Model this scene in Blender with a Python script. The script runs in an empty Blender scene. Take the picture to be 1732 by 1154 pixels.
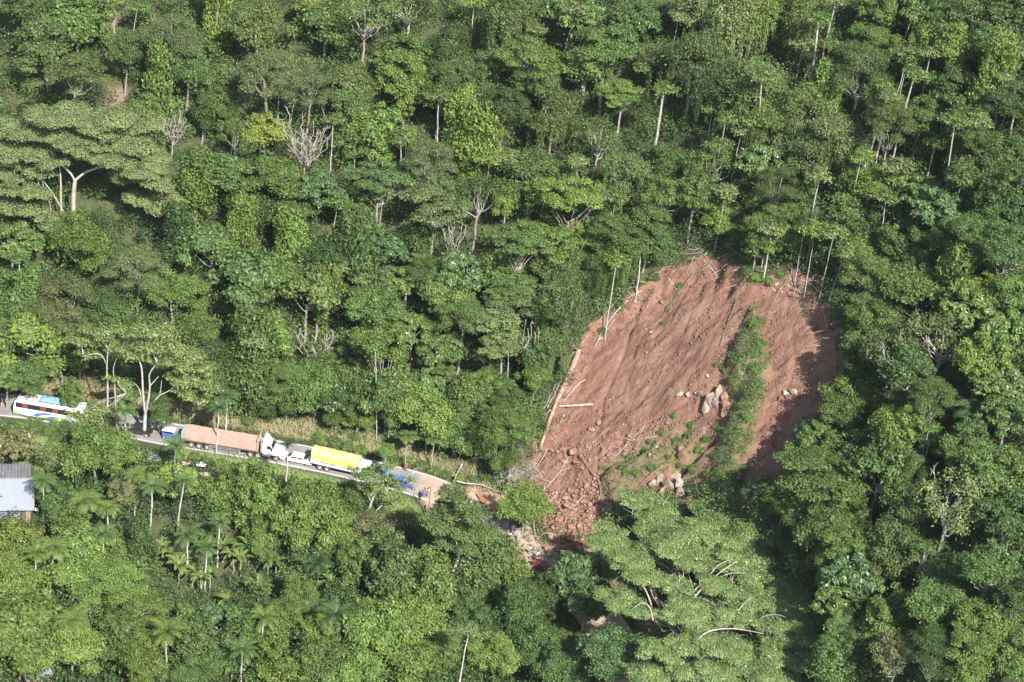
import bpy, math, random
import numpy as np
from mathutils import Vector, Matrix

# ------------------------------------------------------------ camera, sky, sun
scene = bpy.context.scene
COL = scene.collection
PW, PH, FPX = 1732.0, 1154.0, 3700.0
PITCH, ROLL = math.radians(30), math.radians(7)
CAM = Vector((0.0, -346.4, 200.0))
cam_d = bpy.data.cameras.new('camera')
cam_d.sensor_width = 36.0
cam_d.lens = 36.0 * FPX / PW
cam_d.clip_start = 1.0
cam_d.clip_end = 5000.0
cam = bpy.data.objects.new('camera', cam_d)
COL.objects.link(cam)
CM = Matrix.Translation(CAM) @ Matrix.Rotation(math.radians(90) - PITCH, 4, 'X') @ Matrix.Rotation(ROLL, 4, 'Z')
cam.matrix_world = CM
scene.camera = cam

SUN_EL, SUN_AZ = math.radians(43), math.radians(27)   # azimuth: to the right of straight behind the camera
sdir = Vector((math.sin(SUN_AZ) * math.cos(SUN_EL), -math.cos(SUN_AZ) * math.cos(SUN_EL), math.sin(SUN_EL)))
w = bpy.data.worlds.new("World"); scene.world = w; w.use_nodes = True
nt = w.node_tree
sky = nt.nodes.new('ShaderNodeTexSky'); sky.sky_type = 'NISHITA'; sky.sun_disc = False
sky.sun_elevation = SUN_EL; sky.sun_rotation = math.atan2(sdir.x, sdir.y)
bg = nt.nodes['Background']; bg.inputs[1].default_value = 0.105
nt.links.new(sky.outputs[0], bg.inputs[0])
sun_d = bpy.data.lights.new('sun', 'SUN'); sun_d.energy = 5.0; sun_d.angle = math.radians(0.5)
sun_d.color = (1.0, 0.96, 0.9)
sun = bpy.data.objects.new('sun', sun_d); COL.objects.link(sun)
sun.location = (100, -200, 200)
sun.rotation_euler = sdir.to_track_quat('Z', 'Y').to_euler()
scene.view_settings.view_transform = 'Standard'
scene.view_settings.look = 'None'
scene.view_settings.gamma = 1.0
scene.view_settings.exposure = 1.1

# ------------------------------------------------------------ helpers
rng = np.random.default_rng(7)
random.seed(7)
CR = CM.to_3x3()

def ray(px, py):
    v = Vector(((px - PW / 2) / FPX, -(py - PH / 2) / FPX, -1.0))
    return (CR @ v).normalized()

def on_plane(px, py, z=0.0):
    r = ray(px, py); t = (z - CAM.z) / r.z
    return CAM + r * t

def on_depth(px, py, y):
    r = ray(px, py); t = (y - CAM.y) / r.y
    return CAM + r * t

CRI = CR.inverted()
def project(p):
    v = CRI @ (Vector(p) - CAM)
    return (PW / 2 + FPX * v.x / -v.z, PH / 2 - FPX * v.y / -v.z)

def h2(ix, iy, seed):
    n = (ix.astype(np.int64) * 374761393 + iy.astype(np.int64) * 668265263 + seed * 974711) & 0xffffffff
    n = ((n ^ (n >> 13)) * 1274126177) & 0xffffffff
    return ((n ^ (n >> 16)) & 0xffff) / 65535.0

def vnoise(x, y, seed=0):
    ix = np.floor(x); iy = np.floor(y); fx = x - ix; fy = y - iy
    fx = fx * fx * (3 - 2 * fx); fy = fy * fy * (3 - 2 * fy)
    ix = ix.astype(np.int64); iy = iy.astype(np.int64)
    a = h2(ix, iy, seed); b = h2(ix + 1, iy, seed); c = h2(ix, iy + 1, seed); d = h2(ix + 1, iy + 1, seed)
    return (a + (b - a) * fx + (c - a) * fy + (a - b - c + d) * fx * fy) * 2 - 1

def fbm(x, y, oct=4, seed=0):
    s = 0; a = 1.0
    for i in range(oct):
        s = s + a * vnoise(x, y, seed + i * 17); x = x * 2.03 + 5.1; y = y * 2.03 + 1.7; a *= 0.5
    return s

def sstep(a, b, x):
    t = np.clip((x - a) / (b - a), 0, 1); return t * t * (3 - 2 * t)

def np_mesh(name, V, F, attrs=None, smooth=False):
    """V (n,3) float, F (m,k) int -> mesh"""
    V = np.asarray(V, dtype=np.float32); F = np.asarray(F, dtype=np.int32)
    me = bpy.data.meshes.new(name)
    m, k = F.shape
    me.vertices.add(len(V)); me.vertices.foreach_set('co', V.ravel())
    me.loops.add(m * k); me.loops.foreach_set('vertex_index', F.ravel())
    me.polygons.add(m)
    me.polygons.foreach_set('loop_start', np.arange(m, dtype=np.int32) * k)
    me.update(calc_edges=True)
    if smooth: me.polygons.foreach_set('use_smooth', np.ones(m, dtype=bool))
    for an, (dom, arr) in (attrs or {}).items():
        at_ = me.attributes.new(an, 'FLOAT', dom); at_.data.foreach_set('value', np.asarray(arr, dtype=np.float32))
    me.validate()
    return me

def link(name, me, mat=None, parent=None, loc=None):
    o = bpy.data.objects.new(name, me); COL.objects.link(o)
    if mat is not None and me is not None and len(me.materials) == 0: me.materials.append(mat)
    if parent is not None: o.parent = parent
    if loc is not None: o.location = loc
    return o

def tag(o, label=None, cat=None, group=None, kind=None):
    if label: o['label'] = label
    if cat: o['category'] = cat
    if group: o['group'] = group
    if kind: o['kind'] = kind
    return o

def empty(name, loc=(0, 0, 0), rz=0.0, s=(1, 1, 1)):
    o = bpy.data.objects.new(name, None); COL.objects.link(o)
    o.location = loc; o.rotation_euler = (0, 0, rz); o.scale = s; o.empty_display_size = 0.5
    return o

def copy_tree(o, parent=None):
    c = o.copy(); COL.objects.link(c); c.parent = parent
    for ch in list(o.children): copy_tree(ch, c)
    return c

class MB:
    def __init__(self): self.v = []; self.f = []
    def add(self, vs, fs):
        b = len(self.v); self.v += [tuple(x) for x in vs]; self.f += [[i + b for i in f] for f in fs]
        return self
    def box(self, x0, x1, y0, y1, z0, z1):
        vs = [(x0,y0,z0),(x1,y0,z0),(x1,y1,z0),(x0,y1,z0),(x0,y0,z1),(x1,y0,z1),(x1,y1,z1),(x0,y1,z1)]
        return self.add(vs, [(0,3,2,1),(4,5,6,7),(0,1,5,4),(1,2,6,5),(2,3,7,6),(3,0,4,7)])
    def prism(self, prof, y0, y1, inset=None):
        """prof: list of (x,z), extruded along y"""
        n = len(prof)
        vs = [(x, y0, z) for x, z in prof] + [(x, y1, z) for x, z in prof]
        fs = [tuple(range(n))[::-1], tuple(range(n, 2 * n))]
        fs += [(i, (i + 1) % n, n + (i + 1) % n, n + i) for i in range(n)]
        return self.add(vs, [tuple(reversed(f)) for f in fs])
    def prismx(self, prof, x0, x1):
        n = len(prof)
        vs = [(x0, y, z) for y, z in prof] + [(x1, y, z) for y, z in prof]
        fs = [tuple(range(n))[::-1], tuple(range(n, 2 * n))]
        fs += [(i, (i + 1) % n, n + (i + 1) % n, n + i) for i in range(n)]
        return self.add(vs, fs)
    def quad(self, a, b, c, d): return self.add([a, b, c, d], [(0, 1, 2, 3)])
    def cyl(self, a, b, r, n=12, r2=None):
        a = Vector(a); b = Vector(b); ax = (b - a).normalized()
        u = ax.orthogonal().normalized(); v = ax.cross(u); r2 = r if r2 is None else r2
        vs = [a + (u * math.cos(t) + v * math.sin(t)) * r for t in [2 * math.pi * i / n for i in range(n)]]
        vs += [b + (u * math.cos(t) + v * math.sin(t)) * r2 for t in [2 * math.pi * i / n for i in range(n)]]
        fs = [tuple(range(n))[::-1], tuple(range(n, 2 * n))] + [(i, (i + 1) % n, n + (i + 1) % n, n + i) for i in range(n)]
        return self.add(vs, fs)
    def tube(self, pts, rads, n=6):
        V, F = tube_np(pts, rads, n); return self.add(V.tolist(), F.tolist())
    def build(self, name, mat, parent=None, bevel=0.0, smooth=False):
        me = bpy.data.meshes.new(name); me.from_pydata(self.v, [], self.f); me.update()
        if smooth: me.polygons.foreach_set('use_smooth', np.ones(len(me.polygons), dtype=bool))
        o = link(name, me, mat, parent)
        if bevel:
            m = o.modifiers.new('bevel', 'BEVEL'); m.width = bevel; m.segments = 2; m.limit_method = 'ANGLE'
        return o

def tube_np(pts, rads, n=6):
    P = np.array([tuple(p) for p in pts], dtype=float); k = len(P)
    T = np.gradient(P, axis=0); T /= np.linalg.norm(T, axis=1)[:, None] + 1e-9
    ref = np.array([0.31, 0.95, 0.05])
    if abs(T[0] @ ref) > 0.9: ref = np.array([1.0, 0, 0])
    U = np.cross(T, ref); U /= np.linalg.norm(U, axis=1)[:, None] + 1e-9
    W = np.cross(T, U)
    a = np.arange(n) * 2 * np.pi / n
    R = np.asarray(rads)[:, None, None]
    V = P[:, None, :] + R * (U[:, None, :] * np.cos(a)[None, :, None] + W[:, None, :] * np.sin(a)[None, :, None])
    V = V.reshape(-1, 3)
    i = np.arange(k - 1)[:, None] * n; j = np.arange(n)[None, :]; j2 = (j + 1) % n
    F = np.stack([i + j, i + j2, i + n + j2, i + n + j], axis=-1).reshape(-1, 4)
    return V, F

class NB:
    """collects numpy quads"""
    def __init__(self): self.V = []; self.F = []; self.n = 0; self.A = []
    def add(self, V, F, a=None):
        self.V.append(V); self.F.append(F + self.n); self.n += len(V)
        self.A.append(np.zeros(len(F)) if a is None else a)
    def tube(self, pts, rads, n=6):
        V, F = tube_np(pts, rads, n); self.add(V, F)
    def mesh(self, name, attr=False, smooth=False):
        return np_mesh(name, np.concatenate(self.V), np.concatenate(self.F),
                       {'v': ('FACE', np.concatenate(self.A))} if attr else None, smooth)

# ------------------------------------------------------------ materials
def mat_new(name):
    m = bpy.data.materials.new(name); m.use_nodes = True
    return m, m.node_tree, m.node_tree.nodes['Principled BSDF']

def N(nt, t, **kw):
    n = nt.nodes.new(t)
    for k, v in kw.items(): setattr(n, k, v)
    return n

def ramp(nt, fac, stops):
    r = N(nt, 'ShaderNodeValToRGB'); e = r.color_ramp.elements
    while len(e) < len(stops): e.new(0.5)
    for i, (p, c) in enumerate(stops):
        e[i].position = p; e[i].color = (*c, 1) if len(c) == 3 else c
    nt.links.new(fac, r.inputs[0]); return r.outputs[0]

def noise(nt, scale, detail=4, rough=0.55, vec=None, coord='Object'):
    n = N(nt, 'ShaderNodeTexNoise'); n.inputs['Scale'].default_value = scale
    n.inputs['Detail'].default_value = detail; n.inputs['Roughness'].default_value = rough
    if vec is None:
        tc = N(nt, 'ShaderNodeTexCoord'); vec = tc.outputs[coord]
    nt.links.new(vec, n.inputs['Vector']); return n.outputs[0]

def mixc(nt, f, a, b, mode='MIX'):
    m = N(nt, 'ShaderNodeMix', data_type='RGBA', blend_type=mode)
    for s, v in ((m.inputs[0], f), (m.inputs[6], a), (m.inputs[7], b)):
        if isinstance(v, (int, float)): s.default_value = v
        elif isinstance(v, tuple): s.default_value = (*v, 1) if len(v) == 3 else v
        else: nt.links.new(v, s)
    return m.outputs[2]

def math_n(nt, op, a, b=None, c=None):
    m = N(nt, 'ShaderNodeMath', operation=op)
    for s, v in zip(m.inputs, (a, b, c)):
        if v is None: continue
        if isinstance(v, (int, float)): s.default_value = v
        else: nt.links.new(v, s)
    return m.outputs[0]

def paint(name, col, rough=0.45, dirt=0.25, dirtcol=(0.22, 0.16, 0.11), scale=1.2, metal=0.0, coat=0.0):
    m, nt, b = mat_new(name)
    n = noise(nt, scale, 6, 0.65)
    f = math_n(nt, 'MULTIPLY', ramp(nt, n, [(0.38, (0, 0, 0)), (0.75, (1, 1, 1))]), dirt)
    nt.links.new(mixc(nt, f, col, dirtcol), b.inputs['Base Color'])
    b.inputs['Roughness'].default_value = rough; b.inputs['Metallic'].default_value = metal
    b.inputs['Coat Weight'].default_value = coat
    return m

def leaf_mat(name, trans=0.3, use_obj=True, base=(0.07, 0.12, 0.03), rough=0.52, var=0.6, spec=0.38):
    m, nt, b = mat_new(name)
    at_ = N(nt, 'ShaderNodeAttribute', attribute_name='v')
    if use_obj:
        oi = N(nt, 'ShaderNodeObjectInfo'); basec = oi.outputs['Color']
    else:
        rg = N(nt, 'ShaderNodeRGB'); rg.outputs[0].default_value = (*base, 1); basec = rg.outputs[0]
    # leaf to leaf and branch to branch variation in tone and hue
    k = math_n(nt, 'MULTIPLY_ADD', at_.outputs['Fac'], var, 1.0 - var * 0.5)
    c1 = N(nt, 'ShaderNodeVectorMath', operation='SCALE'); nt.links.new(basec, c1.inputs[0]); nt.links.new(k, c1.inputs['Scale'])
    n = noise(nt, 0.55, 3, 0.6)
    f = ramp(nt, n, [(0.35, (0, 0, 0)), (0.7, (1, 1, 1))])
    warm = mixc(nt, 1.0, c1.outputs[0], (1.12, 1.06, 0.88), 'MULTIPLY')
    cool = mixc(nt, 1.0, c1.outputs[0], (0.9, 0.95, 1.0), 'MULTIPLY')
    col = mixc(nt, f, cool, warm)
    nt.links.new(col, b.inputs['Base Color'])
    b.inputs['Roughness'].default_value = rough
    b.inputs['Specular IOR Level'].default_value = spec
    tr = N(nt, 'ShaderNodeBsdfTranslucent')
    tc = mixc(nt, 1.0, col, (1.0, 1.18, 0.6), 'MULTIPLY'); nt.links.new(tc, tr.inputs[0])
    mx = N(nt, 'ShaderNodeMixShader'); mx.inputs[0].default_value = trans
    nt.links.new(b.outputs[0], mx.inputs[1]); nt.links.new(tr.outputs[0], mx.inputs[2])
    nt.links.new(mx.outputs[0], nt.nodes['Material Output'].inputs[0])
    return m

M = {}
M['leaf'] = leaf_mat('leaf_foliage')
M['leaf_gloss'] = leaf_mat('glossy_foliage', rough=0.42, trans=0.24, spec=0.5)
M['frond'] = leaf_mat('frond_foliage', trans=0.35, rough=0.42)
M['under'] = leaf_mat('undergrowth_foliage', use_obj=False, base=(0.062, 0.115, 0.027), var=0.9)
M['grass'] = leaf_mat('grass_blades', use_obj=False, base=(0.11, 0.165, 0.05), var=0.8)
M['drygrass'] = leaf_mat('dry_grass_blades', use_obj=False, base=(0.24, 0.185, 0.115), var=0.8, trans=0.2)
M['whiteflower'] = leaf_mat('white_leaf', use_obj=False, base=(0.5, 0.52, 0.47), var=0.6, trans=0.15)
M['orange_leaf'] = leaf_mat('orange_leaf', use_obj=False, base=(0.5, 0.12, 0.03), var=0.5, trans=0.15)

def bark(name, c1, c2, scale=1.5):
    m, nt, b = mat_new(name)
    n = noise(nt, scale, 6, 0.7)
    nt.links.new(ramp(nt, n, [(0.35, c1), (0.65, c2)]), b.inputs['Base Color'])
    b.inputs['Roughness'].default_value = 0.85
    bp = N(nt, 'ShaderNodeBump'); bp.inputs['Strength'].default_value = 0.4; bp.inputs['Distance'].default_value = 0.1
    nt.links.new(n, bp.inputs['Height']); nt.links.new(bp.outputs[0], b.inputs['Normal'])
    return m
M['bark'] = bark('pale_bark', (0.17, 0.15, 0.12), (0.36, 0.33, 0.29))
M['bark_white'] = bark('white_bark', (0.24, 0.225, 0.2), (0.52, 0.5, 0.455))
M['bark_dead'] = bark('bleached_wood', (0.25, 0.22, 0.18), (0.42, 0.38, 0.33))
M['log'] = bark('stripped_log', (0.17, 0.11, 0.075), (0.4, 0.29, 0.21), 1.3)
M['root'] = bark('muddy_roots', (0.12, 0.07, 0.05), (0.25, 0.15, 0.1))
M['rock_red'] = bark('broken_red_rock', (0.17, 0.09, 0.06), (0.32, 0.185, 0.132), 1.1)
M['clod'] = bark('red_clod', (0.14, 0.07, 0.047), (0.26, 0.145, 0.1), 0.8)
M['mossy'] = bark('mossy_bark', (0.07, 0.085, 0.04), (0.18, 0.18, 0.1), 0.8)
M['rock_pale'] = bark('pale_rock', (0.2, 0.155, 0.12), (0.42, 0.35, 0.29), 1.0)
M['rock_grey'] = bark('weathered_cliff_rock', (0.12, 0.095, 0.08), (0.34, 0.25, 0.2), 0.9)
M['slab'] = bark('old_concrete', (0.3, 0.24, 0.19), (0.4, 0.33, 0.27), 0.8)
# ------------------------------------------------------------ terrain
RP = [(-260, 640), (-120, 668), (0, 685), (60, 691), (180, 713), (276, 733), (332, 742), (443, 760), (537, 778), (600, 792), (700, 817),
      (750, 836), (800, 860), (850, 892), (900, 926), (945, 962), (985, 1006), (1025, 1062), (1065, 1130), (1100, 1200), (1130, 1280)]
def catmull(P, n=8):
    P = np.array([tuple(p) for p in P], dtype=float)
    out = []
    for i in range(len(P) - 1):
        p0 = P[max(i - 1, 0)]; p1 = P[i]; p2 = P[i + 1]; p3 = P[min(i + 2, len(P) - 1)]
        for k in range(n):
            t = k / n
            out.append(0.5 * ((2 * p1) + (-p0 + p2) * t + (2 * p0 - 5 * p1 + 4 * p2 - p3) * t * t + (-p0 + 3 * p1 - 3 * p2 + p3) * t ** 3))
    out.append(P[-1]); return np.array(out)
RW = np.array([on_plane(*p)[:2] for p in RP])
ROAD = catmull(RW, 6)
for _ in range(6):
    ROAD[1:-1] = 0.25 * ROAD[:-2] + 0.5 * ROAD[1:-1] + 0.25 * ROAD[2:]
d0 = ROAD[0] - ROAD[1]; d1 = ROAD[-1] - ROAD[-2]
ROADX = np.vstack([ROAD[0] + d0 / np.linalg.norm(d0) * 500, ROAD, ROAD[-1] + d1 / np.linalg.norm(d1) * 500])
SEGL = np.concatenate([[0], np.cumsum(np.linalg.norm(np.diff(ROADX, axis=0), axis=1))])

def road_dist(X, Y):
    shp = X.shape; X = X.ravel(); Y = Y.ravel()
    best = np.full(X.shape, 1e18); sd = np.zeros_like(best); sp = np.zeros_like(best)
    for i in range(len(ROADX) - 1):
        a = ROADX[i]; b = ROADX[i + 1]; e = b - a; L = np.linalg.norm(e)
        t = np.clip(((X - a[0]) * e[0] + (Y - a[1]) * e[1]) / (L * L), 0, 1)
        dx = X - a[0] - t * e[0]; dy = Y - a[1] - t * e[1]; D = dx * dx + dy * dy
        k = D < best
        sg = np.sign(e[0] * dy - e[1] * dx)
        best = np.where(k, D, best); sd = np.where(k, sg * np.sqrt(D), sd); sp = np.where(k, SEGL[i] + t * L, sp)
    return sd.reshape(shp), sp.reshape(shp)

def axis(lo, hi, flo, fhi, fine, mid, far):
    a = list(np.arange(flo, fhi, fine))
    x = a[-1]
    while x < hi: x += mid; a.append(x)
    s = far
    while x < hi + 500: x += s; s *= 1.5; a.append(x)
    b = []; x = flo
    while x > lo: x -= mid; b.append(x)
    s = far
    while x > lo - 500: x -= s; s *= 1.5; b.append(x)
    return np.array(b[::-1] + a)

XS = axis(-125, 135, 0, 58, 0.25, 0.8, 4)
YS = axis(-120, 95, -78, 8, 0.25, 0.8, 4)
GX, GY = np.meshgrid(XS, YS)
GD, GS = road_dist(GX, GY)

def base_h(D, X, Y):
    up = np.where(D > 4.0, 1.5 * sstep(4.0, 9.0, D), 0) + 0.80 * np.maximum(D - 8.0, 0) * sstep(8, 16, D)
    up = np.where(D > 150, up - (D - 150) * 0.8, up)
    dn = -1.4 * sstep(4.2, 9.0, -D) - 0.17 * np.maximum(-D - 8, 0)
    dn = np.maximum(dn, -25)
    h = np.where(D > 0, up, dn)
    amp = sstep(7, 30, np.abs(D))
    h = h + amp * (2.6 * fbm(X / 38, Y / 38, 3, 3) + 0.35 * fbm(X / 5, Y / 5, 3, 9))
    h = h - 0.3 * np.exp(-((D - 5.0) / 0.7) ** 2)
    return h
GH = base_h(GD, GX, GY)

def hgt(x, y, G=None):
    G = GH if G is None else G
    i = int(np.clip(np.searchsorted(XS, x) - 1, 0, len(XS) - 2)); j = int(np.clip(np.searchsorted(YS, y) - 1, 0, len(YS) - 2))
    u = (x - XS[i]) / (XS[i + 1] - XS[i]); v = (y - YS[j]) / (YS[j + 1] - YS[j])
    return (G[j, i] * (1 - u) + G[j, i + 1] * u) * (1 - v) + (G[j + 1, i] * (1 - u) + G[j + 1, i + 1] * u) * v

def hgt_v(x, y):
    i = np.clip(np.searchsorted(XS, x) - 1, 0, len(XS) - 2); j = np.clip(np.searchsorted(YS, y) - 1, 0, len(YS) - 2)
    u = (x - XS[i]) / (XS[i + 1] - XS[i]); v = (y - YS[j]) / (YS[j + 1] - YS[j])
    return (GH[j, i] * (1 - u) + GH[j, i + 1] * u) * (1 - v) + (GH[j + 1, i] * (1 - u) + GH[j + 1, i + 1] * u) * v

def at(px, py, h=0.0):
    """the world point on the sight line of a photo pixel that stands h metres above the ground"""
    r = ray(px, py); t = 200.0; last = None
    while t < 700:
        p = CAM + r * t
        g = p.z - hgt(p.x, p.y) - h
        if g <= 0:
            a, b = t - 2.0, t
            for _ in range(14):
                m = (a + b) / 2; p = CAM + r * m
                if p.z - hgt(p.x, p.y) - h > 0: a = m
                else: b = m
            return CAM + r * b
        t += 2.0
    return CAM + r * 420

def poly_w(pts): return np.array([at(*p)[:2] for p in pts])

def poly_sd(X, Y, P):
    """signed distance, positive inside"""
    shp = X.shape; X = X.ravel(); Y = Y.ravel(); best = np.full(X.shape, 1e18); ins = np.zeros(X.shape, bool)
    n = len(P)
    for i in range(n):
        a = P[i]; b = P[(i + 1) % n]; e = b - a; L2 = e @ e + 1e-9
        t = np.clip(((X - a[0]) * e[0] + (Y - a[1]) * e[1]) / L2, 0, 1)
        D = (X - a[0] - t * e[0]) ** 2 + (Y - a[1] - t * e[1]) ** 2
        best = np.minimum(best, D)
        c = ((a[1] > Y) != (b[1] > Y)) & (X < (b[0] - a[0]) * (Y - a[1]) / (b[1] - a[1] + 1e-12) + a[0])
        ins ^= c
    d = np.sqrt(best); return np.where(ins, d, -d).reshape(shp)

SLIDE = poly_w([(1235,430),(1262,468),(1300,466),(1345,462),(1385,480),(1408,520),(1412,580),(1430,620),(1405,680),(1370,725),(1338,780),(1305,835),(1250,865),
    (1180,850),(1110,845),(1065,865),(1040,900),(1005,925),(965,948),(925,930),(912,880),(905,835),(872,806),(905,755),(928,705),(945,655),(978,592),(1006,550),(1050,510),(1085,478),(1130,452),(1180,430)])
RIDGE = poly_w([(1276,518),(1298,560),(1303,610),(1290,680),(1276,740),(1264,800),(1245,845),(1200,850),(1200,800),(1215,750),(1238,705),(1232,660),(1240,600),(1258,550)])
LOWGREEN = poly_w([(1192,730),(1180,850),(1110,840),(1030,862),(1015,800),(1055,750),(1110,700),(1170,690)])
RUBBLE = poly_w([(905,770),(950,725),(1010,720),(1065,690),(1130,670),(1160,700),(1095,730),(1050,775),(1030,840),(1025,890),(985,925),(940,930),(915,880),(900,820)])
CUTR = poly_w([(1290,770),(1345,720),(1410,640),(1440,600),(1440,700),(1380,800),(1310,880),(1240,880)])
MUDROAD = poly_w([(700,838),(712,812),(760,826),(800,822),(850,838),(880,880),(930,925),(990,975),(1040,1060),(1010,1090),(960,1020),(900,965),(850,925),(800,885),(745,885)])
DIRT1 = [poly_w([(172,-10),(190,-10),(196,40),(186,48),(178,30)]), poly_w([(178,88),(190,90),(210,125),(200,130),(182,112)]),
         poly_w([(178,150),(212,148),(218,180),(185,186)]), poly_w([(15,30),(25,30),(22,46),(14,44)])]
LAWN = poly_w([(300,752),(400,768),(520,798),(640,826),(620,812),(690,842),(740,880),(700,900),(640,870),(560,838),(480,812),(380,790),(300,772)])
YARD = poly_w([(30,735),(110,742),(120,775),(70,800),(55,790),(20,792),(40,770)])
GRASSB = poly_w([(545,975),(600,970),(615,1020),(560,1010)])

wob = 0.9 * fbm(GX / 3.0, GY / 3.0, 3, 41)
SD = poly_sd(GX, GY, SLIDE) + 1.1 * fbm(GX / 2.2, GY / 2.2, 2, 44); sl = sstep(-0.3, 0.5, SD + wob)
rd = poly_sd(GX, GY, RIDGE); lg = poly_sd(GX, GY, LOWGREEN); rb = poly_sd(GX, GY, RUBBLE); mr = poly_sd(GX, GY, MUDROAD)
# streaks run down the fall line of the scar
a_ = at(1235, 470); b_ = at(945, 720); fl = np.array([b_.x - a_.x, b_.y - a_.y]); fl /= np.linalg.norm(fl)
U = GX * fl[0] + GY * fl[1]; V_ = -GX * fl[1] + GY * fl[0]
deep = 2.6 * sstep(0.0, 2.2, SD + wob * 0.6) * sstep(9, 18, GD)
rid = sstep(-0.6, 2.0, rd + wob * 1.1 + 0.8 * fbm(GX / 3.5, GY / 3.5, 2, 46))
H2 = GH - deep + 3.6 * rid * sstep(0, 2, SD) 
rub = sstep(-1.0, 1.5, rb)
smoothz = sl * (1 - rub) * (1 - rid)
H2 += sl * (0.13 * fbm(V_ / 2.3 + 0.9 * fbm(U / 5, V_ / 5, 2, 77), U / 7, 4, 5) + 0.24 * np.abs(fbm(GX / 1.1, GY / 1.1, 3, 57)) + 0.09 * fbm(GX / .5, GY / .5, 1, 58)
            + 0.12 * np.clip(fbm(V_ / 0.7, U / 5, 3, 15), -1, 0.2) + 0.5 * fbm(GX / 4, GY / 4, 2, 33)) * sstep(0, 3, SD)
# undercut steps (small scarps) within the bare soil
st = fbm(GX / 3.2 + 3, GY / 3.2, 4, 51)
H2 += smoothz * 0.3 * sstep(-0.04, 0.04, st - 0.3) + smoothz * 0.16 * sstep(-0.03, 0.03, vnoise(V_ / 1.3, U / 5.5, 61) - 0.35)
H2 += rub * (0.4 * np.abs(fbm(GX / 1.3, GY / 1.3, 3, 71)) + 0.25 * fbm(GX / .6, GY / .6, 2, 73))
def trench(pts, w_, dep):
    global H2
    P = poly_w(pts); best = np.full(GX.shape, 1e9)
    for a, b in zip(P[:-1], P[1:]):
        e = b - a; t = np.clip(((GX - a[0]) * e[0] + (GY - a[1]) * e[1]) / (e @ e), 0, 1); best = np.minimum(best, np.hypot(GX - a[0] - t * e[0] + 0.35 * wob, GY - a[1] - t * e[1] + 0.2 * wob))
    H2 = H2 - dep * np.exp(-(best / w_) ** 2)
for pts, w_, dep in (([(1082,505),(1068,545),(1062,570),(1047,600),(1035,630),(1025,655),(1018,690)], .4, .9), ([(1022,650),(1012,670),(1018,700),(1008,715)], .35, .8),
    ([(1255,545),(1232,590),(1205,640),(1180,680),(1150,720)], .8, 1.2), ([(1184,742),(1160,765),(1135,790),(1110,810),(1080,826)], .9, 3.0), ([(1252,650),(1246,690),(1225,712),(1203,728)], .7, 2.0),
    ([(1180,450),(1152,490),(1138,525)], .35, .8), ([(1245,475),(1215,540),(1190,585),(1165,620)], .4, .7), ([(1130,500),(1100,520),(1085,560)], .3, .6), ([(1345,540),(1350,600),(1330,650)], .3, .5),
    ([(1215,440),(1212,465),(1205,480)], .35, .9), ([(1232,440),(1236,470),(1225,500)], .3, .8), ([(1100,700),(1060,725),(1030,745)], .4, .6), ([(1380,500),(1385,560),(1392,620)], .35, .6), ([(1310,600),(1318,660),(1312,730)], .3, .5),
    ([(1195,460),(1160,540),(1120,600),(1095,640)], .25, .45), ([(1150,560),(1110,620),(1080,670)], .25, .4), ([(1080,560),(1075,600),(1050,650)], .25, .4)):
    trench(pts, w_ * 0.85, dep * (0.6 if dep < 1.3 else 1))
# toe of debris spilling on the road side
toe = sstep(-1, 3, poly_sd(GX, GY, poly_w([(905,835),(1035,840),(1005,925),(965,950),(925,935),(905,890)])))
H2 += 1.2 * toe
# ledge cliffs in the lower green part
H2 += sstep(0, 1, lg) * 2.0 * sstep(-0.05, 0.05, fbm(GX / 6 + 7, GY / 6, 2, 81))
H2 += 0.22 * sstep(-1, 1, mr) * fbm(GX / 1.5, GY / 1.5, 3, 91) * sstep(2.8, 4.5, np.abs(GD))
# the cut behind the right forest edge
GH = H2

dirt = np.zeros_like(GH)
for P in DIRT1: dirt = np.maximum(dirt, sstep(-0.5, 0.5, poly_sd(GX, GY, P) + wob * 0.5))
mud = sstep(-0.4, 0.6, mr + wob * .4)
dry = sstep(4.6, 5.6, GD) * (1 - sstep(7.6, 9.2, GD + wob * 2)) * (1 - sstep(-0.2, .2, mr))
lawn = np.maximum(sstep(-0.5, 0.5, poly_sd(GX, GY, LAWN)), np.maximum(sstep(-0.5, 0.5, poly_sd(GX, GY, YARD)), sstep(-.5, .5, poly_sd(GX, GY, GRASSB))))
greenin = np.clip(rid + 0.72 * sstep(-1.0, 1.5, lg + wob) * sstep(-1.0, 0.1, fbm(GX / 4, GY / 4, 3, 66)), 0, 1)

ny, nx = GX.shape
VV = np.stack([GX, GY, GH], -1).reshape(-1, 3)
idx = np.arange(ny * nx).reshape(ny, nx)
FF = np.stack([idx[:-1, :-1], idx[:-1, 1:], idx[1:, 1:], idx[1:, :-1]], -1).reshape(-1, 4)
smask = (sl > 0.35).ravel()
fs = smask[FF].sum(1) >= 2

def sub_mesh(name, faces, attrs):
    used = np.unique(faces); remap = np.zeros(len(VV), int); remap[used] = np.arange(len(used))
    return np_mesh(name, VV[used], remap[faces], {k: ('POINT', a.ravel()[used]) for k, a in attrs.items()}, True)

def attr(nt, name):
    return N(nt, 'ShaderNodeAttribute', attribute_name=name).outputs['Fac']

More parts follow.
